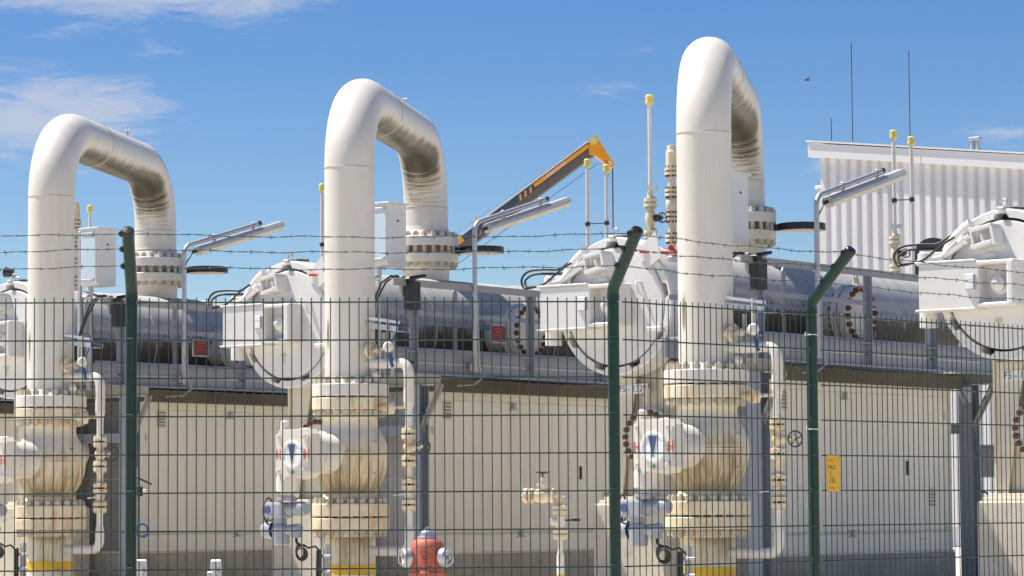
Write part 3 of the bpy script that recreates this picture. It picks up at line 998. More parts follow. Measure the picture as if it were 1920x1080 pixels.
ap = make_arch(1)
spread_copies(ap, FL.x, FL.y, {1: 'middle one of the three big white pipe arches', 0: 'leftmost big white pipe arch, lowest of the three in the photo',
                               2: 'rightmost and tallest big white pipe arch'}, 'white pipe arches', 1)


# ------------------------------------------------------------------ ball valves with gearbox and electric actuator
def make_valve(i):
    T = train_thing('ball_valve', i, FL.x, FL.y)
    T['category'] = 'valve'
    ZV = 1.67

    def at(h, r, a):
        z = h
        front = .55 + .45 * math.cos(a - D2R(-55))     # streakier on the right hand side
        g = 0.0
        if z < ZV: g = min(.95, .42 + (ZV - z) / .42 * .5) * (.66 + .34 * front)
        elif z < ZV + .3: g = (.28 + .4 * max(0, math.cos(a - D2R(-30))) ** 2) * (1 - (z - ZV) / .3)
        if z < 1.2: g *= .8
        return (g * .88, a * .42 * .8, z * 1.3)
    key = [(1.14, .316), (1.20, .318), (1.25, .326), (1.31, .360), (1.40, .408), (1.50, .443), (1.60, .460), (1.70, .464), (1.77, .456), (1.84, .434), (1.92, .395), (2.0, .352), (2.06, .336), (2.12, .334), (2.20, .334)]
    prof = []
    for k in range(len(key) - 1):
        p0, p1, p2, p3 = key[max(k - 1, 0)], key[k], key[k + 1], key[min(k + 2, len(key) - 1)]
        for j in range(4):
            t = j / 4
            cr = lambda q: .5 * (2 * p1[q] + (p2[q] - p0[q]) * t + (2 * p0[q] - 5 * p1[q] + 4 * p2[q] - p3[q]) * t * t + (3 * p1[q] - p0[q] - 3 * p2[q] + p3[q]) * t ** 3)
            prof.append((p1[0] + (p2[0] - p1[0]) * t, cr(1)))
    prof.append(key[-1])
    m = M(); m.lathe(prof, (0, 0, 0), (0, 0, 1), 64, flat=False, att=at)
    bd_ = m.build('body', 'valve_paint', T)
    for z in (1.665, 1.70):
        m = M(); m.torus((0, 0, z), (0, 0, 1), .462, .005, 56, 6); m.build('body_seam', 'valve_paint', bd_)
    m = M(); m.lathe([(2.10, .334), (2.19, .36), (2.225, .38), (2.225, .462), (2.235, .47), (2.357, .47), (2.367, .462), (2.367, .3)], (0, 0, 0), (0, 0, 1), 64)
    m.build('upper_flange', 'flange_paint', T)
    m = M(); m.lathe([(1.22, .317), (1.13, .35), (1.10, .37), (1.10, .462), (1.09, .47), (.957, .47), (.947, .462), (.947, .3)], (0, 0, 0), (0, 0, 1), 64)
    m.build('lower_flange', 'flange_paint', T)
    # injection fitting
    m = M(); m.cyl((-.20, -.38, 1.62), (-.20, -.54, 1.62), .03, n=10); m.cyl((-.24, -.49, 1.62), (-.06, -.49, 1.62), .028, n=10); m.cyl((-.08, -.49, 1.62), (-.03, -.49, 1.62), .036, n=10)
    m.cyl((-.26, -.49, 1.62), (-.22, -.49, 1.62), .034, n=10); m.build('injection_fitting', 'white_paint', T)
    m = M(); m.cyl((.40, -.05, 1.83), (.49, -.06, 1.83), .016, n=8); m.build('drain_plug', 'old_bolt', T)
    m = M(); m.cyl((.36, -.05, 1.45), (.46, -.06, 1.45), .014, n=8); m.build('drain_plug', 'old_bolt', T)
    # bonnet
    m = M(); m.lathe([(.25, .25), (.5, .235), (.72, .25), (.80, .275), (.80, .295), (.81, .305), (.845, .305), (.855, .295), (.855, .2)], (0, 0, ZV + .02), (0, -1, 0), 48)
    bn_ = m.build('bonnet', 'white_paint', T)
    for k in range(10):
        a = 2 * pi * k / 10 + .3
        m = M(); hexnut(m, (.285 * math.cos(a), -.80, ZV + .02 + .285 * math.sin(a)), (0, 1, 0), .026, .03); m.build('bolt', 'white_paint', bn_)
    # gearbox
    m = M()
    oct_ = []
    for sx, sy in ((1, -1), (1, 1), (-1, 1), (-1, -1)):
        w_, h_, c_ = .27, .29, .06
        pts = [(sx * w_, sy * (h_ - c_)), (sx * (w_ - c_), sy * h_)]
        if sx * sy > 0: pass
        else: pts.reverse()
        oct_ += pts
    # order the octagon by angle
    oct_.sort(key=lambda q: math.atan2(q[1], q[0]))
    zc = ZV + .02
    m.prism(oct_, -.855, -1.02, lambda u, v, w: (u, w, zc + v))
    m.prism([(u * .93, v * .93) for u, v in oct_], -1.02, -1.055, lambda u, v, w: (u, w, zc + v))
    gb = m.build('gearbox', 'white_paint', T)
    for u, v in ((.2, .2), (-.2, .2), (.2, -.2), (-.2, -.2)):
        m = M(); m.cyl((u, -1.05, zc + v), (u, -1.08, zc + v), .026, n=10); hexnut(m, (u, -1.08, zc + v), (0, -1, 0), .02, .02); m.build('bolt', 'white_paint', gb)
    m = M(); m.lathe([(1.05, .165), (1.075, .165), (1.085, .155), (1.085, .135), (1.075, .13), (1.075, .001)], (0.02, 0, zc - .01), (0, -1, 0), 40); dl = m.build('dial', 'sign_white', gb)
    m = M(); m.prism([(-.055, .105), (.055, .105), (0.0, -.125)], -1.0765, -1.082, lambda u, v, w: (u + .02, w, zc + v)); m.build('pointer', 'dial_blue', dl)
    for u in (-.205, .235):
        for du in (-.028, .028):
            m = M(); m.box((u + du - .007, -1.060, zc - .065), (u + du + .007, -1.0555, zc + .05)); m.build('red_mark', 'print_red', gb)
        m = M(); m.box((u - .026, -1.0615, zc - .012), (u + .026, -1.0557, zc)); m.build('red_mark', 'print_red', gb)
    m = M(); m.box((-.01, -1.060, zc - .222), (.05, -1.0555, zc - .212)); m.box((.01, -1.061, zc - .24), (.03, -1.0557, zc - .20)); m.build('green_mark', 'dial_green', gb)
    m = M(); m.cyl((-.20, -.95, zc + .25), (-.20, -.95, zc + .375), .052, n=16); m.cyl((-.20, -.95, zc + .375), (-.20, -.95, zc + .40), .052, .03, n=16); m.build('top_plug', 'white_paint', gb)
    # shaft down to the actuator
    m = M(); m.lathe([(zc - .25, .12), (zc - .30, .135), (zc - .44, .135), (zc - .45, .12)], (-.17, -.94, 0), (0, 0, 1), 28); m.lathe([(zc - .44, .085), (zc - .56, .085)], (-.17, -.94, 0), (0, 0, 1), 20); m.build('shaft_housing', 'white_paint', gb)
    # electric actuator
    A = Vector((-.17, -.94, 0))
    za = 1.03
    m = M()
    m.lathe([(za + .10, .10), (za + .12, .13), (za + .145, .13), (za + .15, .09)], A, (0, 0, 1), 28)
    m.box((A.x - .26, A.y - .13, za - .10), (A.x + .02, A.y + .09, za + .09), .03, seg=2)
    m.cyl((A.x - .12, A.y, za - .22), (A.x - .12, A.y, za - .08), .085, n=20)
    m.lathe([(za - .42, .0), (za - .42, .085), (za - .40, .10), (za - .22, .112), (za - .18, .10), (za - .18, 0)], (A.x - .10, A.y, 0), (0, 0, 1), 28)
    m.lathe([(0, .0), (0, .085), (.02, .095), (.15, .10)], (A.x - .36, A.y, za - .24), (1, 0, 0), 24)
    ea = m.build('electric_actuator', 'actuator_grey', T)
    m = M()
    prof = [(0, .08)]
    for k in range(7): prof += [(.04 + k * .03, .08), (.042 + k * .03, .086), (.056 + k * .03, .086), (.058 + k * .03, .08)]
    prof += [(.26, .08), (.28, .07), (.28, 0)]
    m.lathe(prof, (A.x + .02, A.y, za + .01), (1, 0, 0), 28); m.build('motor', 'actuator_grey', ea)
    m = M(); m.cyl((A.x - .20, A.y - .13, za), (A.x - .20, A.y - .142, za), .045, n=20); m.build('display_window', 'dial_blue', ea)
    m = M(); m.cyl((A.x, A.y, za - .24), (A.x + .19, A.y, za - .22), .06, n=20); m.cyl((A.x + .14, A.y, za - .22), (A.x + .14, A.y, za - .33), .06, n=20); m.build('terminal_housing', 'actuator_grey', ea)
    m = M(); m.torus((A.x - .34, A.y + .04, za - .005), (1, .35, 0), .145, .014, 32, 8)
    for k in range(3):
        a = 2 * pi * k / 3 + .4
        d = Vector((-.35, 1, 0)).normalized()
        m.cyl((A.x - .34, A.y + .04, za - .005), Vector((A.x - .34, A.y + .04, za - .005)) + (d * math.cos(a) + Vector((0, 0, 1)) * math.sin(a)) * .145, .010, n=6)
    m.cyl((A.x - .34, A.y + .04, za - .005), (A.x - .2, A.y, za - .005), .022, n=10)
    m.build('handwheel', 'wheel_dark', ea)
    # cable loops
    for k in range(3):
        m = M(); c = Vector((A.x + .20 + .03 * k, A.y - .02 * k, za - .49 - .015 * k)); m.torus(c, (.3 - .25 * k, 1, .1), .085 - .006 * k, .012, 28, 8); m.build('cable_loop', 'rubber', ea)
    m = M(); m.tube([(A.x + .14, A.y, za - .33), (A.x + .15, A.y - .01, za - .38), (A.x + .19, A.y - .01, za - .41)], .016, 8); m.tube([(A.x + .25, A.y, za - .41), (A.x + .33, A.y, za - .45), (A.x + .42, A.y + .02, za - .43), (A.x + .48, A.y + .05, za - .5)], .012, 8)
    m.build('cable', 'rubber', ea)
    return T


vp = make_valve(1)
spread_copies(vp, FL.x, FL.y, {1: 'white ball valve with grey electric actuator under the middle pipe arch', 0: 'white ball valve at the left edge under the left pipe arch',
                               2: 'rust stained white ball valve with actuator under the right pipe arch'}, 'ball valves under the arches', 1)


def make_riser(i):
    T = train_thing('riser_pipe', i, FL.x, FL.y)
    T['category'] = 'pipe'
    m = M(); m.lathe([(.927, .3), (.927, .462), (.917, .47), (.80, .47), (.79, .462), (.79, .37), (.72, .312), (.70, .304)], (0, 0, 0), (0, 0, 1), 64); m.build('flange', 'flange_paint', T)

    def at(h, r, a): return (max(0, (h - .55) / .2) * .55 + (.45 * max(0, math.cos(a - D2R(-40))) ** 2), a * .5, h * 1.6)
    m = M(); m.lathe([(.72, .3045), (.60, .3045), (.45, .3045), (.378, .3045)], (0, 0, 0), (0, 0, 1), 56, flat=False, att=at)
    m.lathe([(.25, .3045), (0, .3045)], (0, 0, 0), (0, 0, 1), 56)
    m.build('pipe', 'valve_paint', T)
    m = M(); m.lathe([(.378, .3045), (.378, .308), (.25, .308), (.25, .3045)], (0, 0, 0), (0, 0, 1), 56); m.build('marker_band', 'band_yellow', T)
    m = M(); m.lathe([(.92, .31), (.955, .31)], (0, 0, 0), (0, 0, 1), 48); m.build('gasket', 'gasket', T)
    bolt_ring(T, (0, 0, .937), (0, 0, 1), .405, 20, .165, .026, .05, .052, 'old_bolt', ph=.1)
    return T


rp = make_riser(1)
spread_copies(rp, FL.x, FL.y, {1: 'white riser pipe with yellow band below the middle ball valve', 0: 'white riser pipe with yellow band at the left edge',
                               2: 'white riser pipe with yellow band below the right ball valve'}, 'riser pipes under the valves', 1)


# ------------------------------------------------------------------ bypass lines
def arc_pts(c, u, v, R, n=8):
    c, u, v = Vector(c), Vector(u), Vector(v)
    return [c + (u * math.cos(pi / 2 * k / n) + v * math.sin(pi / 2 * k / n)) * R for k in range(n + 1)]


def make_bypass(i):
    T = train_thing('bypass_line', i, FL.x, FL.y)
    T['category'] = 'pipe'
    X = .92
    zt, zb = 2.77, .53
    R = .13
    p = [(.28, 0, zt), (.5, 0, zt)] + arc_pts((X - R, 0, zt - R), (0, 0, 1), (1, 0, 0), R) + [(X, 0, 2.30)]
    m = M(); m.tube(p, .063, 18); m.cyl((X, 0, 2.30), (X, 0, 2.20), .063, .044, n=18, caps=(0, 0)); m.cyl((X, 0, 2.20), (X, 0, 1.95), .044, n=16); m.build('upper_pipe', 'white_paint', T)
    p = [(X, 0, .76)] + arc_pts((X - R, 0, zb + R), (1, 0, 0), (0, 0, -1), R) + [(.5, 0, zb), (.28, 0, zb)]
    m = M(); m.tube(p, .058, 18); m.cyl((X, 0, .76), (X, 0, .85), .058, .042, n=18, caps=(0, 0)); m.cyl((X, 0, .85), (X, 0, 1.07), .042, n=16); m.build('lower_pipe', 'white_paint', T)
    for z in (1.92, 1.60, 1.32, 1.08):
        m = M()
        m.lathe([(.012, .03), (.012, .088), (.055, .088), (.06, .08), (.06, .055), (.09, .045)], (X, 0, z), (0, 0, 1), 24)
        m.lathe([(-.012, .03), (-.012, .088), (-.055, .088), (-.06, .08), (-.06, .055), (-.09, .045)], (X, 0, z), (0, 0, 1), 24)
        f = m.build('flange', 'flange_paint', T)
        m = M(); m.lathe([(-.013, .05), (.013, .05)], (X, 0, z), (0, 0, 1), 20); m.build('gasket', 'gasket', f)
        bolt_ring(f, (X, 0, z), (0, 0, 1), .068, 8, .056, .008, .015, .016, 'old_bolt', ph=.3)
    m = M(); m.lathe([(1.68, .045), (1.72, .06), (1.76, .075), (1.80, .06), (1.84, .045)], (X, 0, 0), (0, 0, 1), 20, flat=False); m.cyl((X, 0, 1.76), (X + .13, 0, 1.76), .045, n=14); m.cyl((X + .13, 0, 1.76), (X + .22, 0, 1.76), .018, n=10)
    g = m.build('globe_valve', 'flange_paint', T)
    m = M(); c = Vector((X + .22, 0, 1.76)); ax = Vector((.8, -.5, 0)).normalized(); m.torus(c, ax, .085, .009, 26, 6)
    sx = ax.cross(Vector((0, 0, 1)))
    for k in range(5):
        a = 2 * pi * k / 5 + .3
        m.cyl(c, c + (sx * math.cos(a) + Vector((0, 0, 1)) * math.sin(a)) * .085, .006, n=6)
    m.build('handwheel', 'wheel_dark', g)
    m = M(); m.cyl((X, 0, 1.52), (X, 0, 1.40), .043, n=16); m.build('spool', 'flange_paint', T)
    m = M(); m.lathe([(1.10, .045), (1.15, .058), (1.24, .058), (1.28, .045)], (X, 0, 0), (0, 0, 1), 18); m.build('valve_body', 'flange_paint', T)
    m = M(); m.cyl((X, 0, 1.21), (X - .10, .02, 1.205), .014, n=8); m.cyl((X - .10, .02, 1.205), (X - .28, .06, 1.195), .011, n=8); m.build('lever', 'sign_white', T)
    m = M(); m.box((X + .06, -.03, 1.20), (X + .11, -.015, 1.25)); m.build('tag', 'tag_grey', T)
    # link with small valve near the main flange
    m = M(); m.cyl((.47, 0, 2.24), (.53, 0, 2.24), .03, n=12); m.cyl((.60, -.03, 2.24), (.64, .04, 2.24), .085, n=18); m.cyl((.52, 0, 2.24), (.66, 0, 2.24), .05, n=14); m.cyl((.66, 0, 2.24), (X, 0, 2.24), .022, n=10); m.build('bleed_valve', 'flange_paint', T)
    m = M(); m.lathe([(0, .0), (0.0, .05), (.05, .062), (.09, .04), (.10, 0)], (.40, .03, 2.62), (.3, -.8, .2), 16, flat=False); m.build('plug', 'white_paint', T)
    return T


bp_ = make_bypass(1)
spread_copies(bp_, FL.x, FL.y, {1: 'thin white bypass pipe with flanged valves beside the middle valve', 0: 'thin white bypass pipe with flanged valves beside the left valve',
                                2: 'thin white bypass pipe with flanged valves beside the right valve'}, 'bypass pipes', 1)


# ------------------------------------------------------------------ transmitters beside the arches
def make_transmitter(i):
    T = train_thing('pressure_transmitter', i, FL.x, FL.y)
    T['category'] = 'transmitter'
    m = M(); m.cyl((.27, -.04, 2.93), (.37, -.06, 2.93), .05, n=16); m.lathe([(.37, .0), (.37, .105), (.41, .105), (.41, 0)], (0, -.06, 2.93), (1, 0, 0), 24); fl = m.build('mount_flange', 'flange_paint', T)
    for k in range(8):
        a = 2 * pi * k / 8
        m = M(); hexnut(m, (.41, -.06 + .08 * math.cos(a), 2.93 + .08 * math.sin(a)), (1, 0, 0), .014, .018); m.build('bolt', 'old_bolt', fl)
    m = M(); m.cyl((.41, -.06, 2.93), (.62, -.06, 2.95), .028, n=10); m.cyl((.48, -.06, 2.93), (.54, -.06, 2.94), .045, n=10); m.build('manifold', 'old_bolt', T)
    m = M(); m.lathe([(0, 0), (0, .04), (.03, .06), (.10, .064), (.13, .045), (.135, 0)], (.62, -.02, 2.95), (.6, -.7, .1), 20, flat=True); m.cyl((.66, -.08, 2.95), (.66, -.08, 3.3), .010, n=8); m.build('head', 'white_paint', T)
    m = M(); m.tube([(.68, -.06, 2.88), (.70, -.06, 2.8), (.72, -.06, 2.72)], .022, 8); m.tube([(.69, -.05, 3.0), (.76, -.05, 3.12), (.79, -.05, 3.25), (.76, -.03, 3.3)], .010, 8); m.build('cable', 'cable_blue', T)
    m = M()
    for dx in (.42, .56): m.box((dx - .02, .12, 2.6), (dx + .02, .15, 3.15))
    m.build('stand', 'galvanised', T)
    m = M(); m.obox((.25, .05, 3.22), (.80, .05, 3.14), .22, .012); m.obox((.25, -.06, 3.25), (.80, -.06, 3.17), .012, .06); m.obox((.25, .16, 3.25), (.80, .16, 3.17), .012, .06); m.build('cable_tray', 'galvanised', T)
    m = M(); m.obox((.25, -.02, 3.33), (.78, -.02, 3.25), .05, .035); m.build('cover', 'sign_white', T)
    return T


tp = make_transmitter(1)
spread_copies(tp, FL.x, FL.y, {1: 'small pressure transmitter with cable tray right of the middle pipe leg', 0: 'small pressure transmitter with cable tray right of the left pipe leg',
                               2: 'small pressure transmitter with cable tray right of the right pipe leg'}, 'pressure transmitters', 1)


# ------------------------------------------------------------------ walkways along the vessels
def make_walkway(i):
    T = train_thing('walkway', i, 1.35, 3.0)
    T['category'] = 'walkway'
    O = (1.35, 3.0, 0)
    ya, yb = -.35, 6.14
    m = M(O); m.box((1.77, ya, 2.724), (1.80, yb, 3.02), .004); m.box((1.80, ya, 2.724), (1.86, yb, 2.742)); m.box((1.80, ya, 3.002), (1.86, yb, 3.02)); m.build('fascia_beam', 'steel_grey', T)
    m = M(O); m.box((.88, ya, 2.76), (.92, yb, 3.0), .004); m.build('inner_beam', 'steel_grey', T)
    m = M(O); m.box((1.802, ya + .3, 2.865), (1.812, yb - .6, 2.885)); m.build('cable_rail', 'galvanised', T)
    m = M(O)
    k = 0
    y = ya + .05
    while y < yb:
        m.box((.92, y, 2.97), (1.77, y + .012, 3.0)); y += .07
    for x in (1.1, 1.35, 1.6): m.box((x, ya, 2.972), (x + .01, yb, 2.998))
    g = m.build('grating', 'galvanised', T); g['kind'] = 'stuff'
    for y in (.86, 5.96):
        m = M(O)
        for w in (-.1, .085): m.box((1.4 - .1, y + w, .02), (1.4 + .1, y + w + .015, 2.62))
        m.box((1.392, y - .085, .02), (1.408, y + .085, 2.62)); m.box((1.22, y - .17, 0), (1.58, y + .17, .025))
        c = m.build('column', 'steel_grey', T)
        m = M(O); m.box((-.6, y - .07, 2.60), (1.77, y + .07, 2.615)); m.box((-.6, y - .007, 2.615), (1.77, y + .007, 2.75)); m.box((.5, y - .08, 2.75), (1.77, y + .08, 2.762))
        m.build('cross_beam', 'rail_steel', T)
        m = M(O); m.obox((1.44, y, 2.02), (1.77, y, 2.60), .12, .015, up=(1, 0, -.5)); m.obox((1.44, y, 2.02), (1.77, y, 2.60), .015, .10, up=(1, 0, -.5)); m.build('brace', 'rail_steel', T)
        m = M(O); m.box((-.6, y - .05, 1.97), (1.3, y + .05, 2.10)); m.build('tie_beam', 'steel_grey', T)
    ys = [.25, 2.68, 4.25, 5.95]
    for y in ys:
        m = M(O); m.box((1.80, y - .05, 2.74), (1.812, y + .05, 3.90)); m.box((1.812, y + .038, 2.74), (1.87, y + .05, 3.90)); m.build('rail_post', 'steel_grey', T)
    for y in (.55, 2.3, 4.05, 5.8):
        m = M(O); m.prism([(y - .04, 2.76), (y + .04, 2.76), (y + .04, 3.92), (y, 3.98), (y - .04, 3.92)], .858, .872, lambda u, v, w: (w, u, v)); m.build('rail_post', 'rail_steel', T)
    m = M(O); m.box((1.815, ya + .15, 3.90), (1.885, yb, 3.91)); m.box((1.875, ya + .15, 3.82), (1.885, yb, 3.90)); m.build('top_rail', 'rail_steel', T)
    m = M(O); m.box((1.814, ya + .15, 3.47), (1.82, yb, 3.53)); m.build('mid_rail', 'steel_grey', T)
    m = M(O); m.box((.876, ya + .15, 3.44), (.884, yb, 3.50)); m.build('mid_rail', 'steel_grey', T)
    m = M(O); m.box((1.80, ya + .15, 3.02), (1.806, yb, 3.06)); m.build('toe_board', 'steel_grey', T)
    return T


wp = make_walkway(1)
spread_copies(wp, 1.35, 3.0, {1: 'grey steel walkway with railing between middle arch and vessel FS - 13201', 0: 'grey steel walkway with railing left of the middle arch',
                              2: 'grey steel walkway with railing right of the tallest arch', -1: 'grey steel walkway mostly hidden at the far left behind the left arch'}, 'steel walkways along the vessels', 1)


# ------------------------------------------------------------------ lamps on the walkways
def make_lamp(i):
    T = train_thing('walkway_lamp', i, 1.9, 1.42)
    T['category'] = 'lamp'
    sl = D2R(15.5)
    dv = Vector((0, math.cos(sl), math.sin(sl)))
    R = .16
    zt = 4.59
    p = [(0, 0, 2.78), (0, 0, zt)]
    for k in range(1, 9):
        a = (pi / 2 - sl) * k / 8
        p.append((0, R - R * math.cos(a), zt + R * math.sin(a)))
    e = Vector(p[-1])
    p.append(e + dv * 1.46)
    m = M(); m.tube(p, .032, 14); post = m.build('post', 'galvanised', T)
    m = M(); m.cyl(e + dv * 1.46, e + dv * 1.51, .036, n=14); m.build('end_cap', 'black_plastic', post)
    n_ = Vector((0, -math.sin(sl), math.cos(sl)))
    o0 = e + dv * .10 - n_ * .115
    def tr(u, v, w): return o0 + dv * w + n_ * v + Vector((u, 0, 0))
    m = M(); m.prism([(-.07, -.02), (.07, -.02), (.07, .02), (.045, .055), (-.045, .055), (-.07, .02)], 0, 1.84, tr); lb = m.build('housing', 'lamp_body', T)
    m = M(); m.prism([(-.068, -.021), (.068, -.021), (.055, -.07), (-.055, -.07)], .03, 1.81, tr); m.build('diffuser', 'diffuser', lb)
    for w in (.5, 1.34):
        m = M(); m.torus(e + dv * w, dv, .04, .010, 16, 6); m.obox(e + dv * w - n_ * .06 - Vector((.03, 0, 0)), e + dv * w - n_ * .06 + Vector((.03, 0, 0)), .03, .02); m.build('clamp', 'galvanised', lb)
    m = M(); m.cyl(o0 - dv * .08, o0, .025, n=10); m.tube([o0 - dv * .08, o0 - dv * .12 - Vector((0, 0, .05)), Vector((0, .05, zt - .1)), Vector((0, .03, zt - .16))], .009, 8); m.build('cable', 'rubber', lb)
    m = M(); m.box((-.07, -.06, 2.80), (-.02, .06, 2.90), .008); m.build('post_clamp', 'galvanised', T)
    m = M(); m.tube([(.02, .03, 3.7), (.03, .04, 3.0), (.03, .05, 2.84), (.02, .14, 2.72), (-.02, .0, 2.62), (-.05, -.3, 2.60)], .011, 8); m.build('cable', 'tag_grey', T)
    return T


lp = make_lamp(1)
spread_copies(lp, 1.9, 1.42, {1: 'slanted tube lamp on bent grey post right of the middle arch', 0: 'slanted tube lamp on bent grey post right of the left arch',
                              2: 'slanted tube lamp on bent grey post in front of the white hall'}, 'walkway lamps', 1)


# ------------------------------------------------------------------ instrument cabinets and black boxes on the walkways
def make_box(i):
    T = train_thing('instrument_cabinet', i, 1.46, .17)
    T['category'] = 'cabinet'
    O = (1.46, .17, 0)
    m = M(O); m.box((1.30, 0.0, 4.10), (1.63, .36, 4.88), .008); b = m.build('body', 'cabinet_white', T)
    m = M(O); m.box((1.28, -.03, 4.88), (1.66, .39, 4.90), .004); m.build('rain_roof', 'cabinet_white', b)
    m = M(O); m.box((1.315, -.012, 4.13), (1.615, 0.0, 4.85), .003); d = m.build('door', 'cabinet_white', b)
    m = M(O); m.box((1.33, -.016, 4.2), (1.60, -.0125, 4.78)); m.build('door_pane', 'window_pane', d)
    for z in (4.16, 4.80):
        m = M(O); m.box((1.33, -.025, z), (1.58, -.012, z + .03), .003); m.cyl((1.57, -.025, z + .015), (1.57, -.04, z + .015), .018, n=10); m.build('hinge', 'galvanised', d)
    m = M(O); m.cyl((1.63, .19, 4.67), (1.636, .19, 4.67), .016, n=14); m.build('lock', 'black_plastic', b)
    m = M(O); m.box((1.22, .02, 2.98), (1.27, .07, 4.86), .004); m.box((1.27, .02, 4.2), (1.32, .07, 4.25)); m.box((1.27, .02, 4.75), (1.32, .07, 4.80)); m.build('stand', 'galvanised', T)
    m = M(O); m.cyl((1.40, .10, 4.10), (1.40, .10, 3.98), .03, n=10); m.cyl((1.40, .10, 3.98), (1.40, .10, 3.02), .018, n=10); m.cyl((1.30, .05, 3.95), (1.42, .10, 3.95), .035, n=10); m.build('conduit', 'galvanised', T)
    return T


ip = make_box(1)
spread_copies(ip, 1.46, .17, {1: 'white instrument cabinet with pale pane beside the middle arch', 0: 'white instrument cabinet with pale pane beside the left arch',
                              2: 'white instrument cabinet partly hidden behind the tallest arch'}, 'instrument cabinets', 1)


def make_black(i):
    T = train_thing('junction_box', i, 1.80, .15)
    T['category'] = 'junction box'
    m = M(); m.box((.03, -.10, 3.53), (.14, .12, 3.88), .01); b = m.build('box', 'black_plastic', T)
    m = M(); m.box((.02, -.12, 3.88), (.15, .0, 3.92), .01); m.build('lid', 'black_plastic', b)
    m = M(); m.cyl((.09, -.02, 3.92), (.11, .24, 3.97), .03, .02, n=10); m.build('antenna', 'black_plastic', b)
    m = M(); m.box((-.02, -.12, 3.70), (.03, -.06, 3.95), .004); m.box((-.06, -.16, 3.86), (.06, -.10, 3.90)); m.build('bracket', 'rail_steel', T)
    for k, dx in enumerate((0, .07)):
        m = M(); m.tube([(.02, -.04, 3.93), (-.10 - dx, -.10, 3.96), (-.22 - dx, -.14, 3.88), (-.34 - dx * .6, -.17, 3.68), (-.46 - dx * .3, -.2, 3.40)], .014, 8); m.build('cable', 'rubber', T)
    return T


jp = make_black(1)
spread_copies(jp, 1.80, .15, {1: 'black junction box with cables on the railing beside the middle arch', 0: 'black junction box with cables on the railing beside the left arch',
                              2: 'black junction box with cables on the railing beside the tallest arch'}, 'black junction boxes', 1)


# ------------------------------------------------------------------ beige enclosures under the vessels
def make_enclosure(i):
    T = train_thing('equipment_enclosure', i, 0, 3.4)
    T['category'] = 'enclosure'
    O = (0, 3.4, 0)
    x0, x1, y0, y1 = -.2, 1.25, 1.13, 5.72
    m = M(O); m.box((x0 - .03, y0 - .03, 0), (x1 + .03, y1 + .03, .43), .01); m.build('plinth', 'plinth', T)
    m = M(O); m.box((x0, y0, .43), (x1 - .012, y1, 2.55)); m.build('wall_core', 'beige_trim', T)
    nP = 23
    w = (y1 - y0) / nP
    me = None
    for k in range(nP):
        if me is None:
            mm = M(); mm.box((-.012, .0015, .72), (.003, w - .0015, 2.44), .002); mm.box((.0, .02, .72), (.006, .05, 2.44)); mm.box((.0, w - .05, .72), (.006, w - .02, 2.44))
            me = mm.mesh('wall_panel', 'beige_panel')
        o = put(me, 'wall_panel', T, (x1 - O[0], y0 + k * w - O[1], 0))
    m = M(O); m.box((x1 - .012, y0, .46), (x1 + .006, y1, .685), .002); m.build('skirting', 'beige_panel', T)
    m = M(O); m.box((x1 - .012, y0, .43), (x1 + .03, y1, .46), .002); m.build('drip_sill', 'beige_trim', T)
    m = M(O); m.box((x1 - .012, y0, .69), (x1 + .009, y1, .715), .002); m.build('trim_strip', 'beige_trim', T)
    m = M(O); m.box((x1 - .012, y0, 2.445), (x1 + .010, y1, 2.55), .002); m.build('top_trim', 'beige_panel', T)
    nE = 3
    we = (x1 - x0) / nE
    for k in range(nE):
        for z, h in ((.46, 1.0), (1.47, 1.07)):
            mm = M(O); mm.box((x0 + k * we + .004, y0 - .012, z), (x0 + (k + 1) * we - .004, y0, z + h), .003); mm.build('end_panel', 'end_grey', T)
    for y in (y0 + .02, y1 - .02):
        m = M(O); m.box((x1 - .02, y - .02, .44), (x1 + .012, y + .02, 2.55), .003); m.build('corner_trim', 'beige_trim', T)
    m = M(O); m.box((x0 - .05, y0 - .08, 2.55), (x1 + .16, y1 + .08, 2.715), .006); m.build('roof', 'roof_edge', T)
    for (y, z) in ((1.55, 2.20), (5.12, 1.02)):
        lv = M(O); lv.box((x1 + .0035, y - .01, z - .015), (x1 + .007, y + .17, z + .25)); f = lv.build('vent_frame', 'beige_trim', T)
        for k in range(5):
            m = M(O); m.obox((x1 + .012, y, z + .02 + k * .045), (x1 + .012, y + .16, z + .02 + k * .045), .022, .012, up=(-.5, 0, 1)); m.build('vent_slat', 'louvre', f)
    for (y, z) in ((3.05, 2.40), (3.2, .70)):
        m = M(O); m.box((x1 + .004, y - .09, z - .06), (x1 + .02, y + .09, z - .045)); m.box((x1 + .004, y - .03, z - .045), (x1 + .05, y + .035, z + .035), .006); m.build('latch', 'tag_grey', T)
    m = M(O); m.box((x1 + .004, 4.55, 1.42), (x1 + .03, 4.585, 1.60), .006); m.build('handle', 'black_plastic', T)
    for (y, z) in ((1.33, 2.05), (5.55, 2.20), (5.55, .76)):
        m = M(O); m.cyl((x1 + .012, y, z - .05), (x1 + .012, y, z + .05), .014, n=10); m.box((x1 + .004, y - .03, z - .03), (x1 + .012, y + .03, z + .03)); m.build('hinge', 'beige_trim', T)
    m = M(O); m.box((x1 + .0035, 4.9, 0.60), (x1 + .008, 5.0, .61)); m.build('keyhole_cover', 'louvre', T)
    return T


ep = make_enclosure(1)
spread_copies(ep, 0, 3.4, {1: 'beige panelled enclosure between the middle and right valves', 0: 'beige panelled enclosure between the left and middle valves',
                           2: 'beige panelled enclosure at the right behind the yellow sign', -1: 'beige enclosure glimpsed at the far left behind the left valve'}, 'beige enclosures under the vessels', 1)


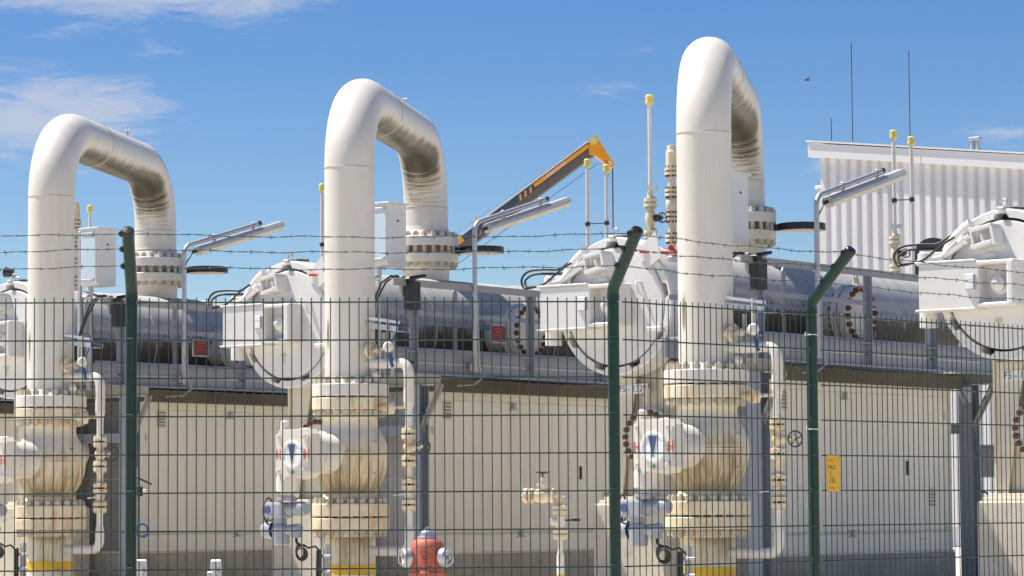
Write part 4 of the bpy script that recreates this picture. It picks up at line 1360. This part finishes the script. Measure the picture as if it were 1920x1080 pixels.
# ------------------------------------------------------------------ vents and relief valves on the vessels
def make_vent(i, r, t, ztop, zbot, name, valve=True, strut=0.0, rp_=.028):
    T = train_thing(name, i, r, t)
    T['category'] = 'vent pipe'
    zs = zbot
    if valve:
        for z in (zbot + .14, zbot + .52):
            m = M(); m.lathe([(-.05, .04), (-.05, .08), (-.012, .08), (-.012, .045), (.012, .045), (.012, .08), (.05, .08), (.05, .04)], (0, 0, z), (0, 0, 1), 20); f = m.build('flange', 'flange_paint', T)
            bolt_ring(f, (0, 0, z), (0, 0, 1), .062, 6, .05, .009, .016, .016, 'old_bolt')
        m = M(); m.cyl((0, 0, zbot - .05), (0, 0, zbot + .10), .045, n=12); m.lathe([(zbot + .19, .035), (zbot + .26, .055), (zbot + .33, .07), (zbot + .40, .055), (zbot + .47, .035)], (0, 0, 0), (0, 0, 1), 16, flat=False); m.cyl((0, 0, zbot + .57), (0, 0, zbot + .66), .045, .03, n=12); m.build('valve_body', 'flange_paint', T)
        m = M(); m.cyl((.05, 0, zbot + .33), (.14, 0, zbot + .33), .038, n=10); m.cyl((.14, 0, zbot + .33), (.17, 0, zbot + .33), .012, n=8); m.cyl((.08, 0, zbot + .33), (.10, 0, zbot + .33), .046, n=10)
        c = Vector((.17, 0, zbot + .33)); m.torus(c, (.8, -.6, 0), .058, .008, 22, 6); m.cyl(c - Vector((0, 0, .058)), c + Vector((0, 0, .058)), .006, n=6); m.cyl(c - Vector((.035, .046, 0)), c + Vector((.035, .046, 0)), .006, n=6); m.build('handwheel', 'wheel_dark', T)
        m = M(); m.cyl((-.02, 0, zbot + .04), (-.15, -.04, zbot + .045), .015, n=8); m.build('lever', 'black_plastic', T)
        m = M(); m.box((-.03, -.05, zbot + .67), (.13, -.035, zbot + .73)); m.build('tag', 'tag_grey', T)
        zs = zbot + .62
    m = M(); m.cyl((0, 0, zs), (0, 0, ztop - .1), rp_, n=14); m.build('pipe', 'white_paint', T)
    m = M(); m.lathe([(-.11, .0), (-.11, .040), (-.09, .050), (-.045, .050), (-.04, .044), (-.03, .050), (.0, .050), (.015, .035), (.015, 0)], (0, 0, ztop), (0, 0, 1), 20); m.build('cap', 'cap_yellow', T)
    if strut:
        m = M(); m.cyl((0, -.06, ztop - .95), (0, strut, ztop - .90), .008, n=6); m.cyl((0, 0, ztop - .98), (0, 0, ztop - .92), rp_ + .008, n=12); m.cyl((0, strut, ztop - .93), (0, strut, ztop - .87), rp_ + .008, n=12); m.build('strut', 'wheel_dark', T)
    return T


va = make_vent(1, 0, 6.52, 6.13, 4.12, 'vent_pipe', True, .48)
spread_copies(va, 0, 6.52, {1: 'yellow capped white vent pipe, left of the pair under the crane tip', 0: 'yellow capped white vent pipe just left of the middle arch',
                            2: 'taller of the two yellow capped vent pipes before the white hall', -1: 'yellow capped white vent pipe seen through the left arch'}, 'yellow capped vent pipes', 1)
vb = make_vent(1, 0, 7.0, 6.09, 4.1, 'vent_pipe', False)
spread_copies(vb, 0, 7.0, {1: 'yellow capped white vent pipe beside the crane ropes', 2: 'shorter, right one of the yellow capped vent pipes before the hall'},
              'yellow capped vent pipes', 1)
vd = make_vent(2, 0, .70, 6.0, 4.18, 'vent_pipe', True, 0, .024)
tag(vd, 'thin tall yellow capped vent pipe with handwheel left of the tallest arch', 'vent pipe', 'yellow capped vent pipes')


def make_relief(i):
    T = train_thing('relief_valve', i, 0, 1.16)
    T['category'] = 'relief valve'
    for z in (4.30, 4.56, 4.86, 5.12):
        m = M(); m.lathe([(-.045, .04), (-.045, .085), (-.01, .085), (-.01, .04), (.01, .04), (.01, .085), (.045, .085), (.045, .04)], (0, 0, z), (0, 0, 1), 20); f = m.build('flange', 'flange_paint', T)
        bolt_ring(f, (0, 0, z), (0, 0, 1), .066, 8, .045, .009, .016, .016, 'rusty_steel')
    m = M(); m.cyl((0, 0, 4.08), (0, 0, 5.3), .048, n=16); m.lathe([(4.62, .05), (4.68, .075), (4.76, .075), (4.80, .05)], (0, 0, 0), (0, 0, 1), 18, flat=False); m.build('stem', 'flange_paint', T)
    m = M(); m.lathe([(5.16, .05), (5.17, .07), (5.36, .07), (5.38, .055), (5.44, .05), (5.45, 0)], (0, 0, 0), (0, 0, 1), 18); m.build('bonnet', 'flange_paint', T)
    return T


rv_ = make_relief(2)
spread_copies(rv_, 0, 1.16, {2: 'stacked cream relief valve just left of the tallest arch', 0: 'stacked cream relief valve just right of the left arch'}, 'relief valves on the vessels', 2)

o = thing('blind_disc', base(2, 0, 7.55), ROW)
tag(o, 'dark round cover disc standing behind the hoses of the right edge vessel', 'cover disc')
m = M(); m.lathe([(-.03, 0), (-.03, .32), (.03, .32), (.03, 0)], (0, 0, 4.42), (0, 1, 0), 40); m.build('disc', 'navy', o)
m = M(); m.box((-.05, -.02, 3.9), (.05, .02, 4.15)); m.build('neck', 'navy', o)
o = thing('floodlight', base(0, -.05, .05, 4.22), ROW)
tag(o, 'small black floodlight on top of the vessel at the left edge', 'floodlight')
m = M(); m.cyl((0, 0, 0), (0, 0, .10), .012, n=8); m.cyl((-.1, 0, .1), (.1, 0, .06), .014, n=8); m.build('bracket', 'galvanised', o)
m = M(); m.lathe([(0, 0), (0, .045), (.05, .06), (.12, .075), (.13, .07), (.13, 0)], (-.04, 0, .14), (-.8, -.3, .1), 18); m.build('head', 'black_plastic', o)
for o in bpy.data.objects:  # end wall of the left enclosure: its shade put into a darker panel colour
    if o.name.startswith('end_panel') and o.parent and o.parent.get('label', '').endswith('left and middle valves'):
        o.data = o.data.copy(); o.data.materials.clear(); o.data.materials.append(MAT['end_grey_shaded'])

# ------------------------------------------------------------------ small things standing in the yard
# fire hydrant
hy = thing('fire_hydrant', (-.745, 26.0, 0), 0)
tag(hy, 'red fire hydrant with grey caps standing before the beige enclosure', 'hydrant')
m = M(); m.lathe([(.0, .14), (.02, .14), (.02, .10), (.44, .10)], (0, 0, 0), (0, 0, 1), 32); m.build('stand_pipe', 'hydrant_red', hy)
m = M(); m.lathe([(.425, .0), (.425, .165), (.45, .165), (.45, .15)], (0, 0, 0), (0, 0, 1), 36); m.build('foot_ring', 'aluminium', hy)
m = M(); m.lathe([(.45, .16), (.475, .165), (.49, .16), (.50, .15), (.53, .145), (.70, .145), (.735, .138), (.765, .115), (.78, .085), (.785, .0)], (0, 0, 0), (0, 0, 1), 44, flat=False); hb = m.build('body', 'hydrant_red', hy)
m = M(); m.lathe([(.78, .085), (.79, .09), (.80, .085), (.80, .068), (.835, .06), (.845, .05), (.85, .03), (.875, .022), (.88, 0)], (0, 0, 0), (0, 0, 1), 24); m.build('cap', 'aluminium', hy)
for sx, sy in ((1, -.62), (-1, -.25)):
    d = Vector((sx, sy, 0)).normalized()
    m = M(); m.lathe([(.10, .075), (.16, .07)], (0, 0, .615), d, 24); m.build('outlet', 'hydrant_red', hb)
    m = M(); m.lathe([(.15, .084), (.165, .088), (.20, .084), (.205, .072), (.22, .066), (.22, .05), (.205, .045), (.205, .02), (.23, .018), (.23, 0)], (0, 0, .615), d, 28); oc = m.build('outlet_cap', 'aluminium', hb)
    m = M(); s_ = d.cross(Vector((0, 0, 1))); c = Vector((0, 0, .615)) + d * .205
    m.tube([c + Vector((0, 0, .075)), c + d * .05 + Vector((0, 0, .05)), c + d * .055 - Vector((0, 0, .04)), c - Vector((0, 0, .08))], .007, 6); m.build('strap', 'aluminium', oc)
m = M(); m.torus((-.012, -.146, .625), (0, 1, 0), .033, .0045, 24, 6); m.build('emblem_ring', 'hydrant_red', hb)
put(text_mesh('R', .05, 'hydrant_red', lambda u, v, w: (u - .012, -.1475 - w * 3, .625 + v), extrude=.002), 'emblem_letter', hb)
for txt, z, s_ in (('2', .562, .035),):
    put(text_mesh(txt, s_, 'hydrant_red', lambda u, v, w, z=z: (math.sin(u / .147) * .147 - .012, -math.cos(u / .147) * .1465 - w * 2, z + v), extrude=.002), 'lettering', hb)

for z, n_, w_ in ((.682, 7, .013), (.532, 8, .011), (.478, 11, .013)):
    for k in range(n_):
        a_ = (k - (n_ - 1) / 2) * (w_ * 1.3) / .147 - .08
        rr_ = .147 if z > .5 else .163
        m = M(); p_ = Vector((math.sin(a_) * rr_, -math.cos(a_) * rr_, z + random.uniform(-.001, .001) - (0.0 if z < .6 else abs(a_ + .08) * .03)))
        m.box(p_ - Vector((w_ * .42, .003, .009)), p_ + Vector((w_ * .42, .003, .009)), .002); m.build('raised_mark', 'hydrant_red', hb)
# small standpipe with horizontal valve
sp = thing('valve_standpipe', (.515, 33.0, 0), 0)
tag(sp, 'cream standpipe with a small handwheel valve before the beige enclosure', 'valve')
m = M(); m.cyl((0, 0, 0), (0, 0, .28), .042, n=18); m.lathe([(.30, .042), (.50, .042), (.53, .036), (.56, .028), (.80, .028)], (0, 0, 0), (0, 0, 1), 18); m.build('pipe', 'white_paint', sp)
m = M(); m.lathe([(.20, .043), (.20, .045), (.30, .045), (.30, .043)], (0, 0, 0), (0, 0, 1), 18); m.build('marker_band', 'band_yellow', sp)
for z in (.745, 1.01):
    m = M(); m.lathe([(.01, .03), (.01, .082), (.045, .082), (.05, .07), (.05, .04), (.07, .03)], (0, 0, z), (0, 0, 1), 22); m.lathe([(-.01, .03), (-.01, .082), (-.045, .082), (-.05, .07), (-.05, .04), (-.07, .03)], (0, 0, z), (0, 0, 1), 22)
    f = m.build('flange', 'flange_paint', sp)
    bolt_ring(f, (0, 0, z), (0, 0, 1), .063, 8, .046, .008, .014, .014, 'old_bolt')
m = M(); m.lathe([(.80, .045), (.84, .055), (.93, .055), (.96, .045)], (0, 0, 0), (0, 0, 1), 18); m.cyl((-.04, -.01, .88), (-.10, -.05, .88), .042, n=12); m.build('ball_valve', 'white_paint', sp)
m = M(); m.cyl((.05, 0, .895), (.15, 0, .90), .010, n=8); m.cyl((.14, 0, .90), (.22, 0, .90), .016, n=10); m.build('lever', 'black_plastic', sp)
m = M(); m.tube([(0, 0, 1.05), (0, 0, 1.10)] + [(-.05 + .05 * math.cos(k * pi / 12), 0, 1.12 + .05 * math.sin(k * pi / 12)) for k in range(7)] + [(-.36, 0, 1.17)], .034, 14); m.build('elbow', 'flange_paint', sp)
gv = M(); gv.lathe([(-.30, .055), (-.24, .075), (-.19, .085), (-.14, .075), (-.10, .055)], (0, 0, 1.17), (1, 0, 0), 22, flat=False); gv.cyl((-.19, 0, 1.2), (-.19, 0, 1.285), .05, n=14); gv.cyl((-.19, 0, 1.285), (-.19, 0, 1.30), .068, n=14)
gv.cyl((-.19, 0, 1.30), (-.19, 0, 1.37), .03, .022, n=12)
g = gv.build('gate_valve', 'flange_paint', sp)
for x in (-.37, -.31, -.08):
    d = Vector((1, -.35, 0)).normalized()
    m = M(); m.lathe([(-.018, 0), (-.018, .082), (.018, .082), (.018, 0)], (x, 0, 1.17), d, 24); f = m.build('flange', 'flange_paint', g)
    for k in range(8):
        a = 2 * pi * k / 8
        s_ = d.cross(Vector((0, 0, 1)))
        m = M(); hexnut(m, Vector((x, 0, 1.17)) - d * .018 + (s_ * math.cos(a) + Vector((0, 0, 1)) * math.sin(a)) * .064, -d, .013, .014); m.build('bolt', 'flange_paint', f)
m = M(); m.cyl((-.19, 0, 1.37), (-.19, 0, 1.43), .010, n=8); m.torus((-.19, 0, 1.425), (0, 0, 1), .072, .008, 24, 6)
for k in range(4):
    a = pi / 2 * k + .4; m.cyl((-.19, 0, 1.41), (-.19 + .072 * math.cos(a), .072 * math.sin(a), 1.425), .006, n=6)
m.build('handwheel', 'wheel_dark', g)
m = M(); m.box((.05, -.03, 1.135), (.14, -.02, 1.185)); m.cyl((.0, -.01, 1.14), (.06, -.025, 1.16), .006, n=6); m.build('tag', 'tag_grey', sp)

# galvanised cable brackets
for x, y, lab in ((-3.55, 35.8, 'galvanised bracket standing before the left beige enclosure'), (-4.5, 36.3, 'galvanised bracket beside the left fence post')):
    o = thing('cable_bracket', (x, y, 0), D2R(-12))
    tag(o, lab, 'bracket', 'galvanised brackets')
    m = M(); m.box((-.07, -.03, 0), (.07, .0, .44), .015); m.build('plate', 'aluminium', o)
    m = M(); m.box((-.10, -.06, .0), (.02, -.03, .30), .01); m.build('plate', 'galvanised', o)
    for u, v in ((-.045, .40), (.045, .40), (-.07, .26), (.0, .26)):
        m = M(); hexnut(m, (u, -.062 if v < .3 else -.032, v), (0, -1, 0), .014, .012); m.build('bolt', 'galvanised', o)
    m = M(); m.cyl((.01, -.04, .30), (.01, -.10, .29), .035, n=14); m.build('socket', 'aluminium', o)
# cable stands in front of the valves
for i, lab in ((0, 'grey channel post with cable clamps below the left valve'), (1, 'grey channel post with cable clamps below the middle valve'), (2, 'grey channel post with cable clamps below the right valve')):
    o = thing('cable_post', base(i, FL.x + .14, FL.y - .62), ROW)
    tag(o, lab, 'post', 'cable posts by the valves')
    m = M(); m.box((-.03, -.004, 0), (.03, .0, .62)); m.box((-.03, -.004, 0), (-.025, .05, .62)); m.box((.025, -.004, 0), (.03, .05, .62)); m.build('channel', 'galvanised', o)
    for z in (.28, .46):
        m = M(); m.box((-.12, -.02, z), (.12, -.008, z + .035), .003); m.build('clamp', 'galvanised', o)
    m = M(); m.tube([(-.09, -.03, 0), (-.09, -.035, .3), (-.085, -.03, .55)], .02, 8); m.tube([(-.045, -.03, 0), (-.045, -.04, .4), (-.05, -.03, .56)], .016, 8); m.build('cable', 'rubber', o)
# cable pole by the left fence post
o = thing('cable_pole', (-4.48, 35.6, 0), 0)
tag(o, 'thin grey pole with small box and blue cable coil beside the left fence post', 'pole')
m = M(); m.cyl((0, 0, 0), (0, 0, 1.55), .012, n=8); m.build('pole', 'galvanised', o)
m = M(); m.box((.015, -.04, 1.20), (.075, .02, 1.32), .008); m.build('box', 'black_plastic', o)
m = M(); m.cyl((.08, -.03, 1.26), (.12, -.03, 1.26), .03, n=12); m.build('sensor', 'flange_paint', o)
m = M(); m.tube([(.0, 0, 1.42), (.1, 0, 1.38), (.18, 0, 1.34)], .012, 6); m.build('arm', 'wheel_dark', o)
for k in range(2):
    m = M(); m.torus((.06 + .02 * k, -.02, .80 - .01 * k), (.25 * k, 1, .1), .075, .009, 24, 6); m.build('cable_coil', 'cable_blue', o)
# cabinet with cables behind the end column at the right
o = thing('control_stand', base(2, 1.45, 6.75), ROW)
tag(o, 'grey cable stand with coiled cables behind the right end column', 'stand')
for x in (-.35, .30):
    m = M(); m.box((x, -.02, 0), (x + .05, .03, 1.75)); m.build('leg', 'galvanised', o)
m = M(); m.box((-.45, -.06, 1.40), (.40, .04, 1.80), .01); m.build('plate', 'tag_grey', o)
m = M(); m.prism([(-.5, 1.80), (.5, 1.80), (.5, 1.82), (-.5, 1.84)], -.2, .12, lambda u, v, w: (u, w, v)); m.build('rain_roof', 'tag_grey', o)
for x in (-.25, .1, .3):
    m = M(); m.torus((x, -.08, 1.10), (.15, 1, 0), .11, .014, 26, 6); m.build('cable_coil', 'rubber', o)
m = M(); m.cyl((-.42, -.05, .55), (.25, -.05, .62), .17, n=24); m.cyl((.25, -.05, .62), (.42, -.05, .62), .13, n=20); m.build('motor', 'actuator_grey', o)
m = M(); m.box((.30, -.2, .0), (.42, .05, .16), .01); m.build('foot', 'rusty_steel', o)
# bird
m = M()
m.tube([(-.16, 0, 0), (-.06, 0, .02), (.08, 0, .02), (.2, 0, 0)], lambda k: (.015, .05, .045, .012)[k], 8)
BS = .36
for s_ in (-1, 1): m.prism([(-.06, 0), (.06, 0), (.02, s_ * .42), (-.08, s_ * .38)], .02, .03, lambda u, v, w: (u, v, w + abs(v) * .25))
b = m.build('bird', 'wheel_dark'); b.scale = (BS, BS, BS); b.location = (6.0, 60.0, 9.62); b.rotation_euler = (0, 0, .3)
tag(b, 'small dark bird flying high in the blue sky at the right', 'bird')

# ------------------------------------------------------------------ green wire mesh fence with barbed wire
P1 = Vector((-2.005, 15.70, 0)); P2 = Vector((.537, 15.84, 0))
DR = Vector((.692, .7218, 0))
P3 = P2 + DR * 1.70; P4 = P3 + DR * 2.52
DL = (P2 - P1).normalized(); P0 = P1 - DL * 2.545
MT = 2.131
OUT_L = Vector((DL.y, -DL.x, 0)); OUT_R = Vector((DR.y, -DR.x, 0))


def fence_post(p, out, lab):
    T = thing('fence_post', p, 0)
    tag(T, lab, 'fence post', 'green fence posts')
    zk = 2.19
    arm = out * .285 + Vector((0, 0, .295))
    m = M(); m.cyl((0, 0, 0), (0, 0, zk), .031, n=24); s0 = m.build('shaft', 'fence_green', T)
    m = M()
    a = [Vector((0, 0, zk - .03)), Vector((0, 0, zk)), arm * .04 + Vector((0, 0, zk + .012)), arm * 1.0 + Vector((0, 0, zk))]
    m.tube(a, .032, 24); ar = m.build('arm', 'fence_green', T)
    e = arm + Vector((0, 0, zk)); d = arm.normalized()
    m = M(); m.lathe([(-.02, .0335), (.006, .0335), (.014, .028), (.017, 0)], e, d, 24); m.build('end_cap', 'cap_black', ar)
    m = M(); m.lathe([(-.015, .0335), (.012, .0335)], (0, 0, zk - .03), (0, 0, 1), 24); m.build('collar', 'fence_green', ar)
    for an in (.6, 2.6):
        q = Vector((math.cos(an) * .033, -math.sin(an) * .033, zk - .055)); m = M(); m.cyl(q * 1.0, Vector((q.x * 1.12, q.y * 1.12, q.z)), .006, n=8); m.build('rivet', 'aluminium', s0)
    pts = []
    for f in (1.0, .74, .45):
        q = Vector((0, 0, zk)) + arm * (f * .965) + Vector((-.02, 0, 0))
        m = M(); m.cyl(q + Vector((.0, 0, 0)), q + Vector((-.028, 0, 0)), .012, n=10); m.cyl(q + Vector((-.012, 0, 0)), q + Vector((-.02, 0, 0)), .018, n=10); m.build('wire_clamp', 'cap_black', ar)
        pts.append(p + q + Vector((-.02, -.0, 0)))
    for k in range(5):
        z = .316 + k * .4
        m = M(); m.box((-.02, -.05, z), (.02, -.030, z + .03), .004); m.build('clip', 'fence_green', s0)
    return pts


bis = (OUT_L + OUT_R).normalized()
W0 = fence_post(P0, OUT_L, 'green fence post beyond the left edge')
W1 = fence_post(P1, OUT_L, 'green fence post at the left with an outward leaning arm')
W2 = fence_post(P2, bis, 'green corner fence post in the middle with a leaning arm')
W3 = fence_post(P3, OUT_R, 'green fence post at the right beside the yellow sign')
W4 = fence_post(P4, OUT_R, 'green fence post beyond the right edge')


def wire_panel(a, b, lab, ph):
    a, b = Vector(a), Vector(b)
    d = (b - a).normalized(); L = (b - a).length
    T = thing('mesh_fence', a, math.atan2(d.y, d.x))
    tag(T, lab, 'fence', 'green wire mesh panels')
    mv = M(); mv.cyl((0, 0, .04), (0, 0, MT + .025), .0030, n=6); mv = mv.mesh('vertical_wire', 'wire_green')
    x = ph
    while x < L - .045:
        o = put(mv, 'vertical_wire', T, (x + random.uniform(-.0012, .0012), -.046, random.uniform(-.003, .003)))
        o.rotation_euler = (0, random.uniform(-.0009, .0009), 0); x += .05
    zs = [MT - .2 * k for k in range(11)]
    mh = M()
    mh.cyl((.03, -.0515, 0), (L - .03, -.0515, 0), .0040, n=6)
    mh = mh.mesh('horizontal_wire', 'wire_green')
    for z in zs:
        if z > .05:
            put(mh, 'horizontal_wire', T, (0, 0, z))
            put(mh, 'horizontal_wire', T, (0, .011, z))
    return T


wire_panel(P0, P1, 'green wire mesh fence panel left of the left post', .045)
wire_panel(P1, P2, 'wide green wire mesh fence panel between the left and corner posts', .045)
wire_panel(P2, P3, 'narrow green wire mesh fence panel between the corner and right posts', .045)
wire_panel(P3, P4, 'green wire mesh fence panel right of the yellow sign', .05)


def barbed(a, b, lab):
    a, b = Vector(a), Vector(b)
    L = (b - a).length
    d = (b - a).normalized()
    n = max(8, int(L / .035))
    T = thing('barbed_wire', a, 0)
    tag(T, lab, 'barbed wire', 'barbed wire strands')
    sag = .012 * L
    base_p = []
    ph = random.uniform(0, 6)
    for k in range(n + 1):
        t = k / n
        base_p.append(d * (L * t) + Vector((0, 0, -sag * 4 * t * (1 - t) * .6 + .0035 * math.sin(t * L * 9 + ph) + .002 * math.sin(t * L * 23 + ph))))
    for s_ in (0, 1):
        m = M(); P = []
        for k, q in enumerate(base_p):
            for j in range(2):
                qq = q if j == 0 else (q.lerp(base_p[min(k + 1, n)], .5))
                a_ = (k + j * .5) * 1.5 + s_ * pi
                P.append(qq + Vector((0, math.cos(a_) * .0018, math.sin(a_) * .0018)))
        m.tube(P, .0015, 5); m.build('strand', 'barb_wire', T)
    m = M()
    x = .05
    while x < L - .03:
        k = min(n, int(x / L * n)); q = base_p[k]
        for s_ in (0, 1):
            a_ = random.uniform(0, pi)
            e = Vector((random.uniform(-.006, .006), math.cos(a_) * .014, math.sin(a_) * .014))
            m.cyl(q - e + d * (.004 * s_), q + e + d * (.004 * s_), .0014, .0008, n=5)
        m.tube([q + d * (-.006 + .002 * j) + Vector((0, math.cos(j * 2.1) * .0035, math.sin(j * 2.1) * .0035)) for j in range(7)], .0015, 5)
        x += .105 + random.uniform(-.012, .012)
    g = m.build('barbs', 'barb_wire', T); g['kind'] = 'stuff'


for W_, Wn, nm in ((W0, W1, 'left of the left post'), (W1, W2, 'between left and corner posts'), (W2, W3, 'between corner and right posts'), (W3, W4, 'right of the right post')):
    for k, lv in enumerate(('top', 'middle', 'lowest')):
        barbed(W_[k], Wn[k], f'{lv} strand of barbed wire {nm}')

for z, lab in ((2.02, 'white cable tie wrapped at the top of the right fence post'), (1.48, 'white cable tie wrapped halfway up the right fence post')):
    o = thing('cable_tie', (P3.x, P3.y, z), 0)
    tag(o, lab, 'cable tie', 'white cable ties on the fence post')
    m = M(); m.torus((0, 0, 0), (0, 0, 1), .0335, .003, 24, 6); m.build('band', 'sign_white', o)
    m = M(); m.box((-.040, -.008, -.008), (-.031, .002, .016), .002); m.build('tail', 'sign_white', o)
# yellow sign on the fence
ys_ = P3 + DR * .115 + OUT_R * .062
o = thing('marker_sign', (ys_.x, ys_.y, 0), math.atan2(DR.y, DR.x))
tag(o, 'small yellow gas line marker sign on the fence by the right post', 'sign')
m = M(); m.box((-.075, -.004, 1.125), (.05, .0, 1.332), .003); pl = m.build('plate', 'sign_yellow', o)
for txt, s_, z, x in (('TAK.D', .034, 1.262, -.032), ('155', .048, 1.188, -.028)):
    put(text_mesh(txt, s_, 'print_dark', lambda u, v, w, z=z, x=x: (u * .72 + x, -.0046 - w * .3, z + v), extrude=.0003), 'lettering', pl)
m = M(); m.box((-.044, -.0052, 1.213), (-.041, -.0042, 1.242)); m.build('dash', 'print_dark', pl)
for x0_, x1_, z in ((-.062, -.045, 1.300), (-.041, -.014, 1.300), (-.05, -.012, 1.143)):
    m = M(); m.box((x0_, -.0052, z), (x1_, -.0042, z + .004)); m.build('small_print', 'print_dark', pl)
for z in (1.315, 1.142):
    m = M(); m.cyl((.042, -.004, z), (.042, -.008, z), .005, n=8); m.build('screw', 'aluminium', pl)
